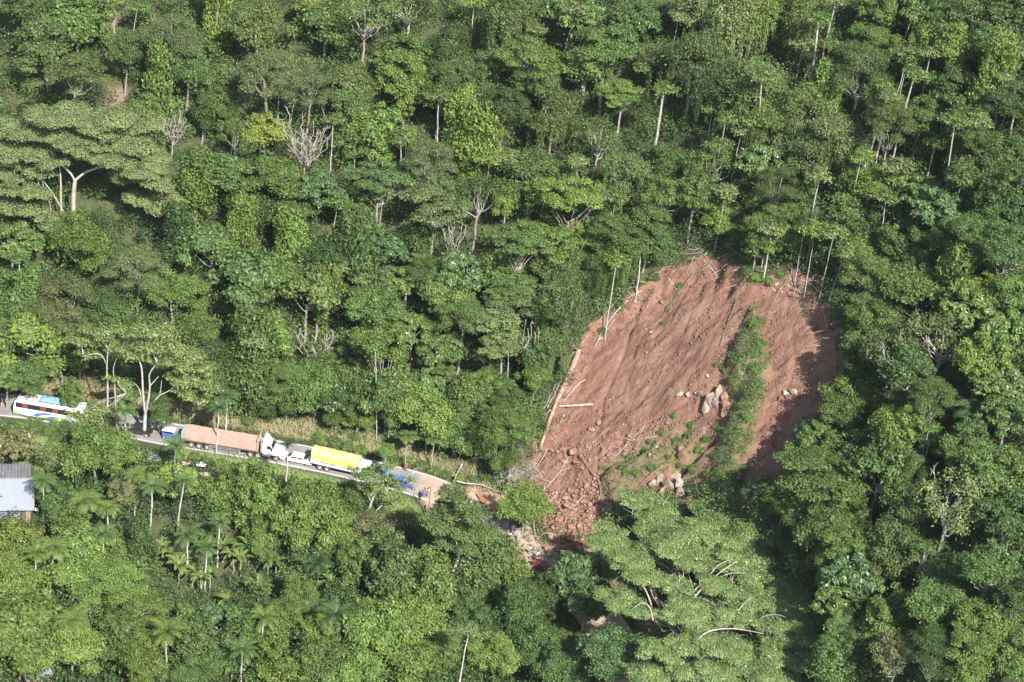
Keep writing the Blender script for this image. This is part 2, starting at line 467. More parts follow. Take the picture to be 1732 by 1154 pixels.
# bare forest floor / lawn / dry bank / mud
m, nt, b = mat_new('forest_floor')
n1 = noise(nt, 0.8, 8, 0.65); n2 = noise(nt, 5.0, 5, 0.7)
c = ramp(nt, n1, [(0.3, (0.035, 0.045, 0.018)), (0.7, (0.075, 0.085, 0.03))])
c = mixc(nt, attr(nt, 'lawn'), c, ramp(nt, n1, [(0.3, (0.1, 0.15, 0.035)), (0.68, (0.19, 0.21, 0.08))]))
c = mixc(nt, attr(nt, 'dry'), c, ramp(nt, n2, [(0.3, (0.12, 0.13, 0.05)), (0.7, (0.27, 0.2, 0.13))]))
c = mixc(nt, attr(nt, 'mud'), c, ramp(nt, n1, [(0.3, (0.26, 0.16, 0.105)), (0.7, (0.4, 0.28, 0.2))]))
c = mixc(nt, attr(nt, 'dirt'), c, (0.19, 0.135, 0.09))
nt.links.new(c, b.inputs['Base Color']); b.inputs['Roughness'].default_value = 0.95
bp = N(nt, 'ShaderNodeBump'); bp.inputs['Strength'].default_value = 0.6; bp.inputs['Distance'].default_value = 0.25
nt.links.new(n2, bp.inputs['Height']); nt.links.new(bp.outputs[0], b.inputs['Normal'])
M['floor'] = m
# red landslide soil
m, nt, b = mat_new('red_soil')
tc = N(nt, 'ShaderNodeTexCoord'); mp = N(nt, 'ShaderNodeMapping')
mp.inputs['Rotation'].default_value = (0, 0, -math.atan2(fl[1], fl[0])); mp.inputs['Scale'].default_value = (0.22, 1.6, 0.6)
# rotate so that local x follows the fall line, then stretch
mp.vector_type = 'POINT'
rot = N(nt, 'ShaderNodeVectorRotate', rotation_type='Z_AXIS'); rot.inputs['Angle'].default_value = -math.atan2(fl[1], fl[0])
nt.links.new(tc.outputs['Object'], rot.inputs['Vector'])
sc = N(nt, 'ShaderNodeVectorMath', operation='MULTIPLY'); sc.inputs[1].default_value = (0.16, 1.1, 0.5)
nt.links.new(rot.outputs[0], sc.inputs[0]); nt.nodes.remove(mp)
n1 = noise(nt, 1.0, 8, 0.6, sc.outputs[0]); n2 = noise(nt, 0.16, 5, 0.6); n3 = noise(nt, 4.0, 6, 0.75)
c = ramp(nt, n1, [(0.28, (0.115, 0.052, 0.034)), (0.52, (0.215, 0.108, 0.072)), (0.75, (0.3, 0.17, 0.12))])
c = mixc(nt, ramp(nt, n2, [(0.4, (0, 0, 0)), (0.65, (0.75, 0.75, 0.75))]), c, (0.275, 0.155, 0.108))
c = mixc(nt, ramp(nt, n3, [(0.5, (0, 0, 0)), (0.8, (0.5, 0.5, 0.5))]), c, (0.15, 0.075, 0.048))
vr = N(nt, 'ShaderNodeTexVoronoi'); vr.inputs['Scale'].default_value = 1.3; nt.links.new(tc.outputs['Object'], vr.inputs['Vector'])
c = mixc(nt, math_n(nt, 'MULTIPLY', ramp(nt, vr.outputs['Distance'], [(0.1, (1, 1, 1)), (0.2, (0, 0, 0))]), ramp(nt, n2, [(0.5, (0, 0, 0)), (0.6, (.7, .7, .7))])), c, (0.42, 0.33, 0.26))
g = ramp(nt, n3, [(0.3, (0.1, 0.13, 0.04)), (0.75, (0.26, 0.21, 0.11))])
c = mixc(nt, attr(nt, 'green'), c, g)
nt.links.new(c, b.inputs['Base Color']); b.inputs['Roughness'].default_value = 0.93
bp = N(nt, 'ShaderNodeBump'); bp.inputs['Strength'].default_value = 1.0; bp.inputs['Distance'].default_value = 0.35
nt.links.new(math_n(nt, 'ADD', math_n(nt, 'MULTIPLY', n1, 0.6), math_n(nt, 'ADD', math_n(nt, 'MULTIPLY', n3, 0.8), math_n(nt, 'MULTIPLY', noise(nt, 1.4, 8, 0.7), 1.2))), bp.inputs['Height']); nt.links.new(bp.outputs[0], b.inputs['Normal'])
M['soil'] = m

tag(link('hillside', sub_mesh('hillside', FF[~fs], {'lawn': lawn, 'dry': dry, 'mud': mud, 'dirt': dirt}), M['floor']), kind='structure')
tag(link('landslide_slope', sub_mesh('landslide_slope', FF[fs], {'green': greenin}), M['soil']), kind='structure')

# road surface and painted edge lines
def offset_line(off, i0=0, i1=None, src=None):
    P = ROAD if src is None else src
    T = np.gradient(P, axis=0); T /= np.linalg.norm(T, axis=1)[:, None]
    Nn = np.stack([-T[:, 1], T[:, 0]], -1)
    return (P + Nn * off)[i0:i1]
def strip(a, b, z, cols=1):
    n = len(a); V = []
    for k in range(cols + 1):
        t = k / cols; q = a * (1 - t) + b * t; V.append(np.column_stack([q, np.full(n, z)]))
    V = np.concatenate(V); i = np.arange(n - 1)
    F = np.concatenate([np.stack([k * n + i, k * n + i + 1, (k + 1) * n + i + 1, (k + 1) * n + i], -1) for k in range(cols)])
    return V, F
pj = np.array([project((p[0], p[1], 0))[0] for p in ROAD])
iend = len(ROAD)
m, nt, b = mat_new('asphalt')
n1 = noise(nt, 0.35, 6, 0.65); n2 = noise(nt, 9, 4, 0.7)
c = ramp(nt, n1, [(0.3, (0.17, 0.16, 0.155)), (0.7, (0.27, 0.25, 0.235))])
c = mixc(nt, ramp(nt, n2, [(0.5, (0, 0, 0)), (0.8, (.4, .4, .4))]), c, (0.1, 0.1, 0.1))
geo = N(nt, 'ShaderNodeNewGeometry'); sx = N(nt, 'ShaderNodeSeparateXYZ'); nt.links.new(geo.outputs['Position'], sx.inputs[0])
mudf = math_n(nt, 'ADD', math_n(nt, 'MULTIPLY', math_n(nt, 'ADD', sx.outputs[0], 14.5), 0.22), math_n(nt, 'MULTIPLY', math_n(nt, 'SUBTRACT', n1, 0.5), 3.0))
c = mixc(nt, ramp(nt, mudf, [(0.2, (0, 0, 0)), (0.9, (0.9, 0.9, 0.9))]), c, (0.38, 0.28, 0.21))
nt.links.new(c, b.inputs['Base Color']); b.inputs['Roughness'].default_value = 0.9
M['asphalt'] = m
V, F = strip(offset_line(-3.55, 0, iend), offset_line(3.55, 0, iend), 0.03, 4)
tag(link('road', np_mesh('road', V, F, None, True), M['asphalt']), kind='structure')
iline = int(np.argmax(pj > 752))
M['line'] = paint('road_paint', (0.62, 0.61, 0.57), 0.8, 0.5, (0.28, 0.26, 0.24), 3)
nb = NB()
for o_ in (-3.2, 3.2):
    V, F = strip(offset_line(o_ - 0.09, 0, iline), offset_line(o_ + 0.09, 0, iline), 0.036); nb.add(V, F)
tag(link('edge_line', nb.mesh('edge_line'), M['line']), kind='structure')
M['cline'] = paint('faded_yellow_paint', (0.5, 0.36, 0.16), 0.8, 0.7, (0.28, 0.26, 0.24), 3)
V, F = strip(offset_line(-0.07, 0, iline), offset_line(0.07, 0, iline), 0.036)
tag(link('centre_line', np_mesh('centre_line', V, F), M['cline']), kind='structure')

def on_road(px, off=0.0):
    i = int(np.clip(np.argmax(pj > px), 1, len(pj) - 1)); t = (px - pj[i - 1]) / (pj[i] - pj[i - 1])
    p = ROAD[i - 1] * (1 - t) + ROAD[i] * t; T = ROAD[i] - ROAD[i - 1]; T = T / np.linalg.norm(T)
    q = p + np.array([-T[1], T[0]]) * off
    return (q[0], q[1], 0.03), math.atan2(T[1], T[0])
# ------------------------------------------------------------ foliage geometry
def unit(a): return a / (np.linalg.norm(a, axis=-1, keepdims=True) + 1e-9)

def leaves(P, Nr, ln, wd, fold=0.0, tangent=None):
    n = len(P)
    r = rng.normal(size=(n, 3)) if tangent is None else tangent + 0.25 * rng.normal(size=(n, 3))
    T = unit(np.cross(Nr, np.cross(r, Nr))); B = np.cross(Nr, T)
    L = (ln * rng.uniform(0.65, 1.3, n))[:, None] * 0.5; W = (wd * rng.uniform(0.7, 1.25, n))[:, None] * 0.5
    V = np.stack([P - T * L, P + B * W + T * L * 0.15, P + T * L - Nr * L * 0.25, P - B * W + T * L * 0.15], 1).reshape(-1, 3)
    return V, np.arange(4 * n).reshape(n, 4)

def lobe_leaves(nb, c, r, n, ln, wd, squash=0.75, upb=0.35, tone=None, droop=0.0, zmin=-0.35, jit=0.16):
    """leaf shell around one lobe; c centre, r (rx, ry) radius"""
    d = unit(rng.normal(size=(n, 3))); d[:, 2] = np.where(d[:, 2] < zmin, -d[:, 2], d[:, 2])
    rr = r * (1 + jit * rng.normal(size=n))[:, None]
    # lumpy surface
    ph = rng.uniform(0, 6.28, 3)
    rr = rr * (1 + 0.13 * np.sin(d[:, :1] * 5 + ph[0]) * np.sin(d[:, 1:2] * 5 + ph[1]) + 0.08 * np.sin(d[:, 2:3] * 9 + ph[2]))
    P = np.asarray(c) + d * rr * np.array([1, 1, squash])
    Nn = unit(d * 0.8 + np.array([0, 0, upb]) + 0.55 * rng.normal(size=(n, 3)))
    tg = None
    if droop: tg = np.tile(np.array([0, 0, -1.0]), (n, 1)) * droop + 0.5 * rng.normal(size=(n, 3))
    V, F = leaves(P, Nn, ln, wd, tangent=tg)
    t = rng.uniform(0, 1) if tone is None else tone
    nb.add(V, F, np.clip(t * 0.45 + rng.uniform(0, 0.75, n) ** 1.3, 0, 1.3))

def limb(nb, a, b, r0, r1, sag=0.0, wig=0.06, k=7, n=6):
    a = np.array(a, float); b = np.array(b, float); L = np.linalg.norm(b - a)
    t = np.linspace(0, 1, k)[:, None]; P = a * (1 - t) + b * t
    P[:, 2] += (np.sin(t[:, 0] * np.pi) * sag * L)
    P[1:-1] += rng.normal(size=(k - 2, 3)) * wig * L * 0.5
    nb.tube(P, r0 + (r1 - r0) * t[:, 0] ** 0.8, n); return P

def tree_proto(kind, R=5.0):
    """returns (trunk mesh, crown mesh, crown centre height)"""
    cr = NB(); tk = NB(); hc = 11.0; lk = rng.uniform(0.78, 1.45)
    mesh_lobes = []
    if kind == 'dome':        # irregular crown made of several uneven masses
        H = R * rng.uniform(0.95, 1.3)
        subs = [(np.array([rng.normal() * .12, rng.normal() * .12, 0.12]), 0.72)] + [(np.append(rng.uniform(-.62, .62, 2), rng.uniform(-.55, .45)), rng.uniform(0.3, 0.5)) for _ in range(6)]
        for sc_, sr in subs:
            for i in range(int(26 * sr) + 4):
                d = unit(rng.normal(size=3)); d[2] = abs(d[2]) * 1.2 - 0.45; d = unit(d)
                c = (sc_ + d * sr * rng.uniform(0.62, 0.9)) * np.array([R, R, H]); r = R * rng.uniform(0.09, 0.22); mesh_lobes.append((c, r))
                lobe_leaves(cr, c, r, int((300 * (r / 1.1) ** 2 + 20) / lk ** 1.6), 0.34 * lk, 0.19 * lk, jit=0.24)
        lobe_leaves(cr, (0, 0, -0.5), R * 0.6, 1200, 0.5, 0.3, 0.8)
    elif kind == 'lump':      # low wide crown with strong lumps
        n = int(rng.integers(30, 38)); H = R * 0.9
        for i in range(n):
            d = unit(rng.normal(size=3)); d[2] = abs(d[2]) * 0.9 - 0.25
            c = d * np.array([R, R, H]) * rng.uniform(0.4, 0.95); r = R * rng.uniform(0.14, 0.34); mesh_lobes.append((c, r))
            lobe_leaves(cr, c, r, int((480 * (r / 1.5) ** 2 + 30) / lk ** 1.6), 0.42 * lk, 0.23 * lk, 0.62, jit=0.22)
    elif kind == 'umbrella':
        n = int(rng.integers(24, 32))
        for i in range(n):
            a = i * 2.4; q = math.sqrt((i + 0.5) / n) * R * rng.uniform(0.7, 1.0)
            c = np.array([math.cos(a) * q, math.sin(a) * q, R * 0.42 * (1 - (q / R) ** 2) + rng.uniform(-1.1, 0.7)])
            r = R * rng.uniform(0.15, 0.27); mesh_lobes.append((c, r))
            lobe_leaves(cr, c, r, int(300 * (r / 1.2) ** 2), 0.34, 0.17, 0.45, 0.9, zmin=-0.1)
    elif kind == 'column':    # trunk smothered in climbing vines
        H = R * 2.0
        for i in range(46):
            z = rng.uniform(-1, 1); a = rng.uniform(0, 6.28); q = R * 0.42 * (1 - 0.55 * max(z, 0) ** 2) * rng.uniform(0.4, 1)
            c = np.array([math.cos(a) * q, math.sin(a) * q, z * H * 0.55]); r = R * rng.uniform(0.13, 0.22); mesh_lobes.append((c, r))
            lobe_leaves(cr, c, r, int(250 * (r / 1.0) ** 2), 0.4, 0.2, 1.35, 0.25, droop=1.0, zmin=-0.9)
    elif kind == 'sparse':
        n = int(rng.integers(26, 34)); H = R * 0.95
        for i in range(n):
            d = unit(rng.normal(size=3)); d[2] = abs(d[2]) * 1.0 - 0.35
            c = d * np.array([R, R, H]) * rng.uniform(0.45, 0.92); r = R * rng.uniform(0.13, 0.22); mesh_lobes.append((c, r))
            lobe_leaves(cr, c, r, int(95 * (r / 0.9) ** 2), 0.36, 0.2, 0.8, jit=0.3)
    elif kind == 'feather':
        n = int(rng.integers(34, 44)); H = R * 0.85
        for i in range(n):
            d = unit(rng.normal(size=3)); d[2] = abs(d[2]) * 1.1 - 0.2
            c = d * np.array([R, R, H]) * rng.uniform(0.6, 0.88); r = R * rng.uniform(0.15, 0.24); mesh_lobes.append((c, r))
            lobe_leaves(cr, c, r, int(330 * (r / 1.0) ** 2), 0.3, 0.1, 0.55, 0.3, jit=0.25)
    elif kind == 'bigleaf':   # rosettes of large leaves
        n = 62; H = R * 0.8
        for i in range(n):
            d = unit(rng.normal(size=3)); d[2] = abs(d[2]) * 1.1 - 0.3
            c = d * np.array([R, R, H]) * rng.uniform(0.5, 0.92)
            if i % 3 == 0: mesh_lobes.append((c, 0.6))
            k = 12; a = np.arange(k) * 2.4 + rng.uniform(0, 6); dirs = np.column_stack([np.cos(a), np.sin(a), rng.uniform(-0.35, 0.35, k)])
            P = c + dirs * 0.62; Nn = unit(np.tile([0, 0, 1.0], (k, 1)) + 0.25 * rng.normal(size=(k, 3)) + dirs * 0.35)
            V, F = leaves(P, Nn, 1.05, 0.42, tangent=dirs * 4); cr.add(V, F, rng.uniform(0.2, 1, k))
            lobe_leaves(cr, c - np.array([0, 0, .3]), 0.8, 60, 0.5, 0.25)
    elif kind == 'vine':      # ragged crown with hanging curtains
        n = 26; H = R
        for i in range(n):
            d = unit(rng.normal(size=3)); d[2] = abs(d[2]) * 1.1 - 0.2
            c = d * np.array([R, R, H]) * rng.uniform(0.5, 0.8); r = R * rng.uniform(0.2, 0.3); mesh_lobes.append((c, r))
            lobe_leaves(cr, c, r, int(200 * (r / 1.1) ** 2), 0.36, 0.18, 0.8, 0.2, jit=0.3)
        for i in range(34):
            a = rng.uniform(0, 6.28); q = R * rng.uniform(0.5, 0.95); L = rng.uniform(2, 6); k = int(30 * L)
            z = -rng.uniform(0, 1, k) * L + 0.5
            P = np.column_stack([math.cos(a) * q + rng.normal(size=k) * .22, math.sin(a) * q + rng.normal(size=k) * .22, z])
            Nn = unit(np.column_stack([np.full(k, math.cos(a)), np.full(k, math.sin(a)), np.full(k, 0.3)]) + 0.5 * rng.normal(size=(k, 3)))
            V, F = leaves(P, Nn, 0.36, 0.15, tangent=np.tile([0, 0, -2.0], (k, 1))); cr.add(V, F, rng.uniform(0, 1, k))
    # trunk and limbs, in tree coordinates (crown centre at hc)
    lean = rng.uniform(-0.6, 0.6, 2); fork = hc - R * (0.35 if kind != 'column' else -0.4)
    tr = 0.3 if kind not in ('column',) else 0.38
    P = limb(tk, (0, 0, -2.0), (lean[0], lean[1], fork), tr, tr * 0.62, 0, 0.015, 8, 8)
    if kind != 'column':
        mesh_lobes.sort(key=lambda x: -x[1])
        for c, r in mesh_lobes[:14 if kind in ('sparse', 'vine') else 9]:
            z0 = fork - rng.uniform(0, 2.0)
            limb(tk, (lean[0] * z0 / fork, lean[1] * z0 / fork, z0), c + np.array([0, 0, hc + r * (0.5 if kind == 'sparse' else -0.1)]), tr * 0.42, 0.05, -0.08, 0.07, 6, 5)
    else:
        limb(tk, P[-1], (lean[0] * 1.5, lean[1], hc + R * 1.3), tr * 0.6, 0.08, 0, 0.03)
    cm = cr.mesh('crown', True); cm.transform(Matrix.Translation((0, 0, hc)))
    return tk.mesh('trunk', smooth=True), cm, hc

PALM_R = 3.0
def frond(nb, base, az, elev, L, leaf=0.5, n=16, width=0.1, droop=1.0, dens=1.0):
    """arching pinnate frond; leaflets as thin quads either side of the rib"""
    t = np.linspace(0, 1, n); ang = elev - droop * t ** 1.3 * 1.6
    dx = np.cumsum(np.cos(ang)) * L / n; dz = np.cumsum(np.sin(ang)) * L / n
    d = np.array([math.cos(az), math.sin(az)])
    P = np.column_stack([dx * d[0], dx * d[1], dz]) + np.asarray(base)
    T = unit(np.gradient(P, axis=0)); side = np.array([-d[1], d[0], 0.0])
    nb.tube(P, np.linspace(0.05, 0.012, n), 3)
    for s in (-1, 1):
        for rep in range(int(2 * dens)):
            k = rng.uniform(0.1, 1, n); i = np.clip((np.arange(n) + rng.uniform(-.5, .5)), 0, n - 1).astype(int)
            env = np.sin(np.clip(t[i] * 0.9 + 0.12, 0, 1) * np.pi) ** 0.6 * leaf
            o = P[i]; dirv = unit(side * s * 1.0 + T[i] * 0.7 + np.array([0, 0, -0.35]) + 0.12 * rng.normal(size=(n, 3)))
            e = o + dirv * env[:, None]; wv = T[i] * width
            V = np.stack([o - wv * 0.5, o + wv * 0.5, e + wv * 0.15, e - wv * 0.15], 1).reshape(-1, 3)
            nb.add(V, np.arange(4 * n).reshape(n, 4), rng.uniform(0.1, 1, n))

def palm_proto(kind):
    cr = NB()
    if kind == 'palm':
        for i in range(17):
            frond(cr, (0, 0, 0), i * 2.4, rng.uniform(0.15, 1.25), rng.uniform(2.6, 3.4), 0.7, 22, 0.075, rng.uniform(0.7, 1.25), 1.0)
    elif kind == 'fan':
        for i in range(34):
            frond(cr, (rng.normal() * .5, rng.normal() * .5, 0), i * 2.4, rng.uniform(0.5, 1.4), rng.uniform(2.4, 3.4), 0.6, 14, 0.12, rng.uniform(0.8, 1.3), 1)
    elif kind == 'fern':
        for i in range(12):
            frond(cr, (0, 0, 0), i * 2.4, rng.uniform(0.1, 0.8), rng.uniform(2.0, 2.8), 0.8, 16, 0.2, rng.uniform(0.5, 0.9), 1.5)
    elif kind == 'banana':
        for i in range(9):
            az = i * 2.4 + rng.uniform(-.2, .2); el = rng.uniform(0.5, 1.25); L = rng.uniform(2.2, 3.0); n = 9
            t = np.linspace(0, 1, n); ang = el - 1.5 * t ** 1.4
            dx = np.cumsum(np.cos(ang)) * L / n; dz = np.cumsum(np.sin(ang)) * L / n; d = np.array([math.cos(az), math.sin(az)])
            P = np.column_stack([dx * d[0], dx * d[1], dz]); side = np.array([-d[1], d[0], 0.0])
            wv = 0.36 * np.sin(np.clip(t * 0.9 + 0.06, 0, 1) * np.pi) ** 0.6
            for s in (-1, 1):
                E = P + side * s * wv[:, None] + np.array([0, 0, 0.1]) * (wv / 0.36)[:, None] + rng.normal(size=P.shape) * .02
                i0 = np.arange(n - 1)
                V = np.concatenate([P, E]); F = np.stack([i0, i0 + 1, n + i0 + 1, n + i0], -1)
                cr.add(V, F, np.full(n - 1, rng.uniform(0.2, 1)))
            cr.tube(P, np.linspace(0.05, 0.015, n), 3)
    return cr.mesh('fronds', True)

def trunk_mesh(H, r0, r1, bend=(0, 0), n=8, k=9, base=-1.5):
    nb = NB(); t = np.linspace(0, 1, k)
    P = np.column_stack([bend[0] * t ** 1.6, bend[1] * t ** 1.6, base + (H - base) * t])
    P[1:-1, :2] += rng.normal(size=(k - 2, 2)) * 0.05
    nb.tube(P, r0 + (r1 - r0) * t, n); return nb.mesh('trunk', smooth=True)

def dead_tree(H, spread, nmain=9, r=0.22, sub=5):
    nb = NB(); fork = H * 0.42
    limb(nb, (0, 0, -1.5), (0.2, 0, fork), r, r * 0.7, 0, 0.02, 7, 7)
    for i in range(nmain):
        a = i * 2.4 + rng.uniform(-.3, .3); q = spread * rng.uniform(0.55, 1); z = fork + (H - fork) * rng.uniform(0.55, 1.0)
        z0 = fork - rng.uniform(0, H * 0.08)
        P = limb(nb, (0.2, 0, z0), (math.cos(a) * q, math.sin(a) * q, z), r * 0.45, 0.05, -0.1, 0.08, 7, 5)
        for j in range(sub):
            k = int(rng.integers(2, 7)); s = P[k]; dd = unit(P[-1] - P[0]) + 0.6 * rng.normal(size=3); dd[2] = abs(dd[2]) + 0.2
            Q = limb(nb, s, s + unit(dd) * spread * rng.uniform(0.25, 0.5), 0.07, 0.03, 0, 0.1, 4, 4)
            for _ in range(2):
                dd = unit(dd + 0.8 * rng.normal(size=3)); limb(nb, Q[2], Q[2] + dd * spread * rng.uniform(.12, .25), 0.04, 0.02, 0, 0.1, 3, 3)
    return nb.mesh('branches', smooth=True)

# ------------------------------------------------------------ labels
LM = [((90, 688), 'the white bus'), ((385, 745), 'the brick trailer'), ((585, 775), 'the yellow tarpaulin truck'), ((945, 670), 'the long fallen log'),
      ((1230, 425), 'the landslide top'), ((1335, 667), 'the two pale boulders'), ((27, 840), 'the tin roofed house'), ((520, 250), 'the bare pale dead tree'),
      ((1180, 985), 'the giant spreading tree'), ((128, 290), 'the huge forked pale tree'), ((380, 950), 'the banana clump'), ((10, 10), 'the top left corner'),
      ((1722, 10), 'the top right corner'), ((1722, 1144), 'the bottom right corner'), ((10, 1144), 'the bottom left corner'), ((700, 1150), 'the bottom edge middle'),
      ((870, 5), 'the top edge middle'), ((1728, 600), 'the right edge middle'), ((1530, 200), 'the tall white leaning trunk'), ((1115, 200), 'the dark ravine trunk'),
      ((530, 595), 'the small bare dead tree'), ((790, 985), 'the white forked trunk'), ((720, 825), 'the muddy asphalt end'), ((1270, 640), 'the green landslide ridge')]
ORD = ['nearest', 'second nearest', 'third nearest', 'fourth nearest', 'fifth nearest', 'sixth nearest', 'seventh nearest', 'eighth nearest', 'ninth nearest',
       'tenth nearest', 'eleventh nearest', 'twelfth nearest', 'thirteenth nearest', 'fourteenth nearest', 'fifteenth nearest', 'sixteenth nearest']
DIRS = ['right of', 'upper right of', 'above', 'upper left of', 'left of', 'lower left of', 'below', 'lower right of']
pend = []
def auto_label(o, desc, pix): pend.append((o, desc, pix))
def resolve_labels():
    g = {}
    for o, desc, (x, y) in pend:
        best = min(LM, key=lambda l: math.hypot(l[0][0] - x, l[0][1] - y)); (lx, ly), nm = best
        d = DIRS[int(round(math.atan2(ly - y, x - lx) / (math.pi / 4))) % 8]
        g.setdefault((desc, d, nm), []).append((math.hypot(lx - x, ly - y), o))
    for (desc, d, nm), L in g.items():
        L.sort(key=lambda t: t[0])
        for i, (q, o) in enumerate(L):
            o['label'] = f"{desc} {d} {nm}" if len(L) == 1 else f"{desc} {d} {nm}, {ORD[min(i, 15)]}"

# ------------------------------------------------------------ forest
PROTO = {}
for kind, n, mt in (('dome', 10, 'leaf'), ('lump', 5, 'leaf'), ('umbrella', 4, 'leaf'), ('column', 4, 'leaf'), ('sparse', 4, 'leaf'),
                    ('feather', 3, 'leaf'), ('bigleaf', 3, 'leaf_gloss'), ('vine', 4, 'leaf')):
    PROTO[kind] = []
    for i in range(n):
        tm, cm, hc = tree_proto(kind); tm.materials.append(M['bark']); cm.materials.append(M[mt]); PROTO[kind].append((tm, cm, hc))

TONE = {'d': ((0.056, 0.104, 0.036), 'dark green'), 'm': ((0.082, 0.143, 0.047), 'mid green'), 'l': ((0.112, 0.183, 0.052), 'bright green'),
        'o': ((0.088, 0.138, 0.052), 'olive green'), 'g': ((0.110, 0.152, 0.074), 'greyish green'), 'y': ((0.145, 0.205, 0.055), 'yellow green'),
        'b': ((0.118, 0.140, 0.072), 'brownish green'), 'c': ((0.078, 0.145, 0.062), 'cool green'), 'p': ((0.125, 0.180, 0.080), 'pale green')}
TG = (1.32, 1.17, 0.98)
KN = {'dome': 'domed broadleaf tree', 'lump': 'lumpy crowned tree', 'umbrella': 'umbrella crowned tree', 'column': 'vine smothered tree',
      'sparse': 'thin leaved tree', 'feather': 'fine leaved tree', 'bigleaf': 'large leaved tree', 'vine': 'ragged vine hung tree'}
NM = {'dome': 'broadleaf_tree', 'lump': 'lumpy_tree', 'umbrella': 'umbrella_tree', 'column': 'vine_covered_tree', 'sparse': 'open_branched_tree',
      'feather': 'fine_leaved_tree', 'bigleaf': 'large_leaved_tree', 'vine': 'vine_hung_tree'}
placed = []     # (x, y, radius)
def slope_h(x, y): return hgt(x, y)

def gs1(G, x, y): return float(G[min(np.searchsorted(YS, y), len(YS) - 1), min(np.searchsorted(XS, x), len(XS) - 1)])
def y_guard(v, R): return 0 <= gs1(GD, v[0], v[1]) < 6 + R * 0.75
def y_push(v, R):
    for _ in range(14):
        if not y_guard(v, R): break
        g_ = np.array([gs1(GD, v[0] + .6, v[1]) - gs1(GD, v[0] - .6, v[1]), gs1(GD, v[0], v[1] + .6) - gs1(GD, v[0], v[1] - .6)]); v = v + unit(g_) * 0.5
    return v
def plant(kind, tone, px, py, rpx, hmul=1.0, stretch=1.0, group='trees of the rainforest slope', short=False):
    rpx *= 1.12; s0 = rpx * 0.1; hc = (2.2 + 1.05 * s0) * hmul
    if kind in ('umbrella', 'sparse', 'feather') and not short: hc += 2.0
    if not short: hc *= rng.uniform(0.85, 1.3)
    if short: hc *= 0.8
    if kind == 'column': hc = 2.0 + 1.4 * s0
    p = at(px, py, hc); dist = (p - CAM).length; R = rpx * dist / FPX
    gd0 = gs1(GD, p.x, p.y); lowf = 1.0
    if 0 < gd0 < 17: lowf = 0.72
    if px > 1340 and gs1(SD, p.x, p.y) > -10: lowf = 0.55
    # keep stems out of the scar and off the road
    v = np.array([p.x, p.y])
    for _ in range(18):
        sd_ = gs1(SD, v[0], v[1])
        if sd_ < -(0.62 if px < 1340 else 0.95) * R: break
        g_ = np.array([gs1(SD, v[0] + .6, v[1]) - gs1(SD, v[0] - .6, v[1]), gs1(SD, v[0], v[1] + .6) - gs1(SD, v[0], v[1] - .6)]); v = v - unit(g_) * 0.6
    if kind != 'x': p = Vector((v[0], v[1], 0))
    if y_guard(v, R): p = Vector((*y_push(v, R), 0))
    tm, cm, phc = PROTO[kind][int(rng.integers(len(PROTO[kind])))]
    s = R / 5.0 * (1.12 if kind != 'column' else 1.9); 
    g = hgt(p.x, p.y)
    hc *= lowf
    e = empty(NM[kind], (p.x, p.y, g), rng.uniform(0, 6.28))
    c0, cn = TONE[tone]
    t = link('trunk', tm, None, e); c = link('crown', cm, None, e)
    # crown scaled by its radius, trunk stretched to reach it
    sz = s * stretch
    c.scale = (s, s, sz); c.location = (0, 0, hc - phc * sz)
    if c.location.z < 0 or True:
        t.scale = (max(s * 0.9, 0.55), max(s * 0.9, 0.55), max(hc / phc, 0.2))
    c.scale = (s * rng.uniform(.88, 1.15), s * rng.uniform(.88, 1.15), sz * rng.uniform(.9, 1.15)); k = rng.uniform(0.78, 1.2); hue = rng.uniform(-0.06, 0.06)
    c.color = (c0[0] * k * (1 + hue) * TG[0], c0[1] * k * TG[1], c0[2] * k * (1 - hue) * TG[2], 1)
    tag(e, None, 'tree', group)
    auto_label(e, f"{cn} {KN[kind]}", (px, py))
    placed.append((p.x, p.y, R)); return e

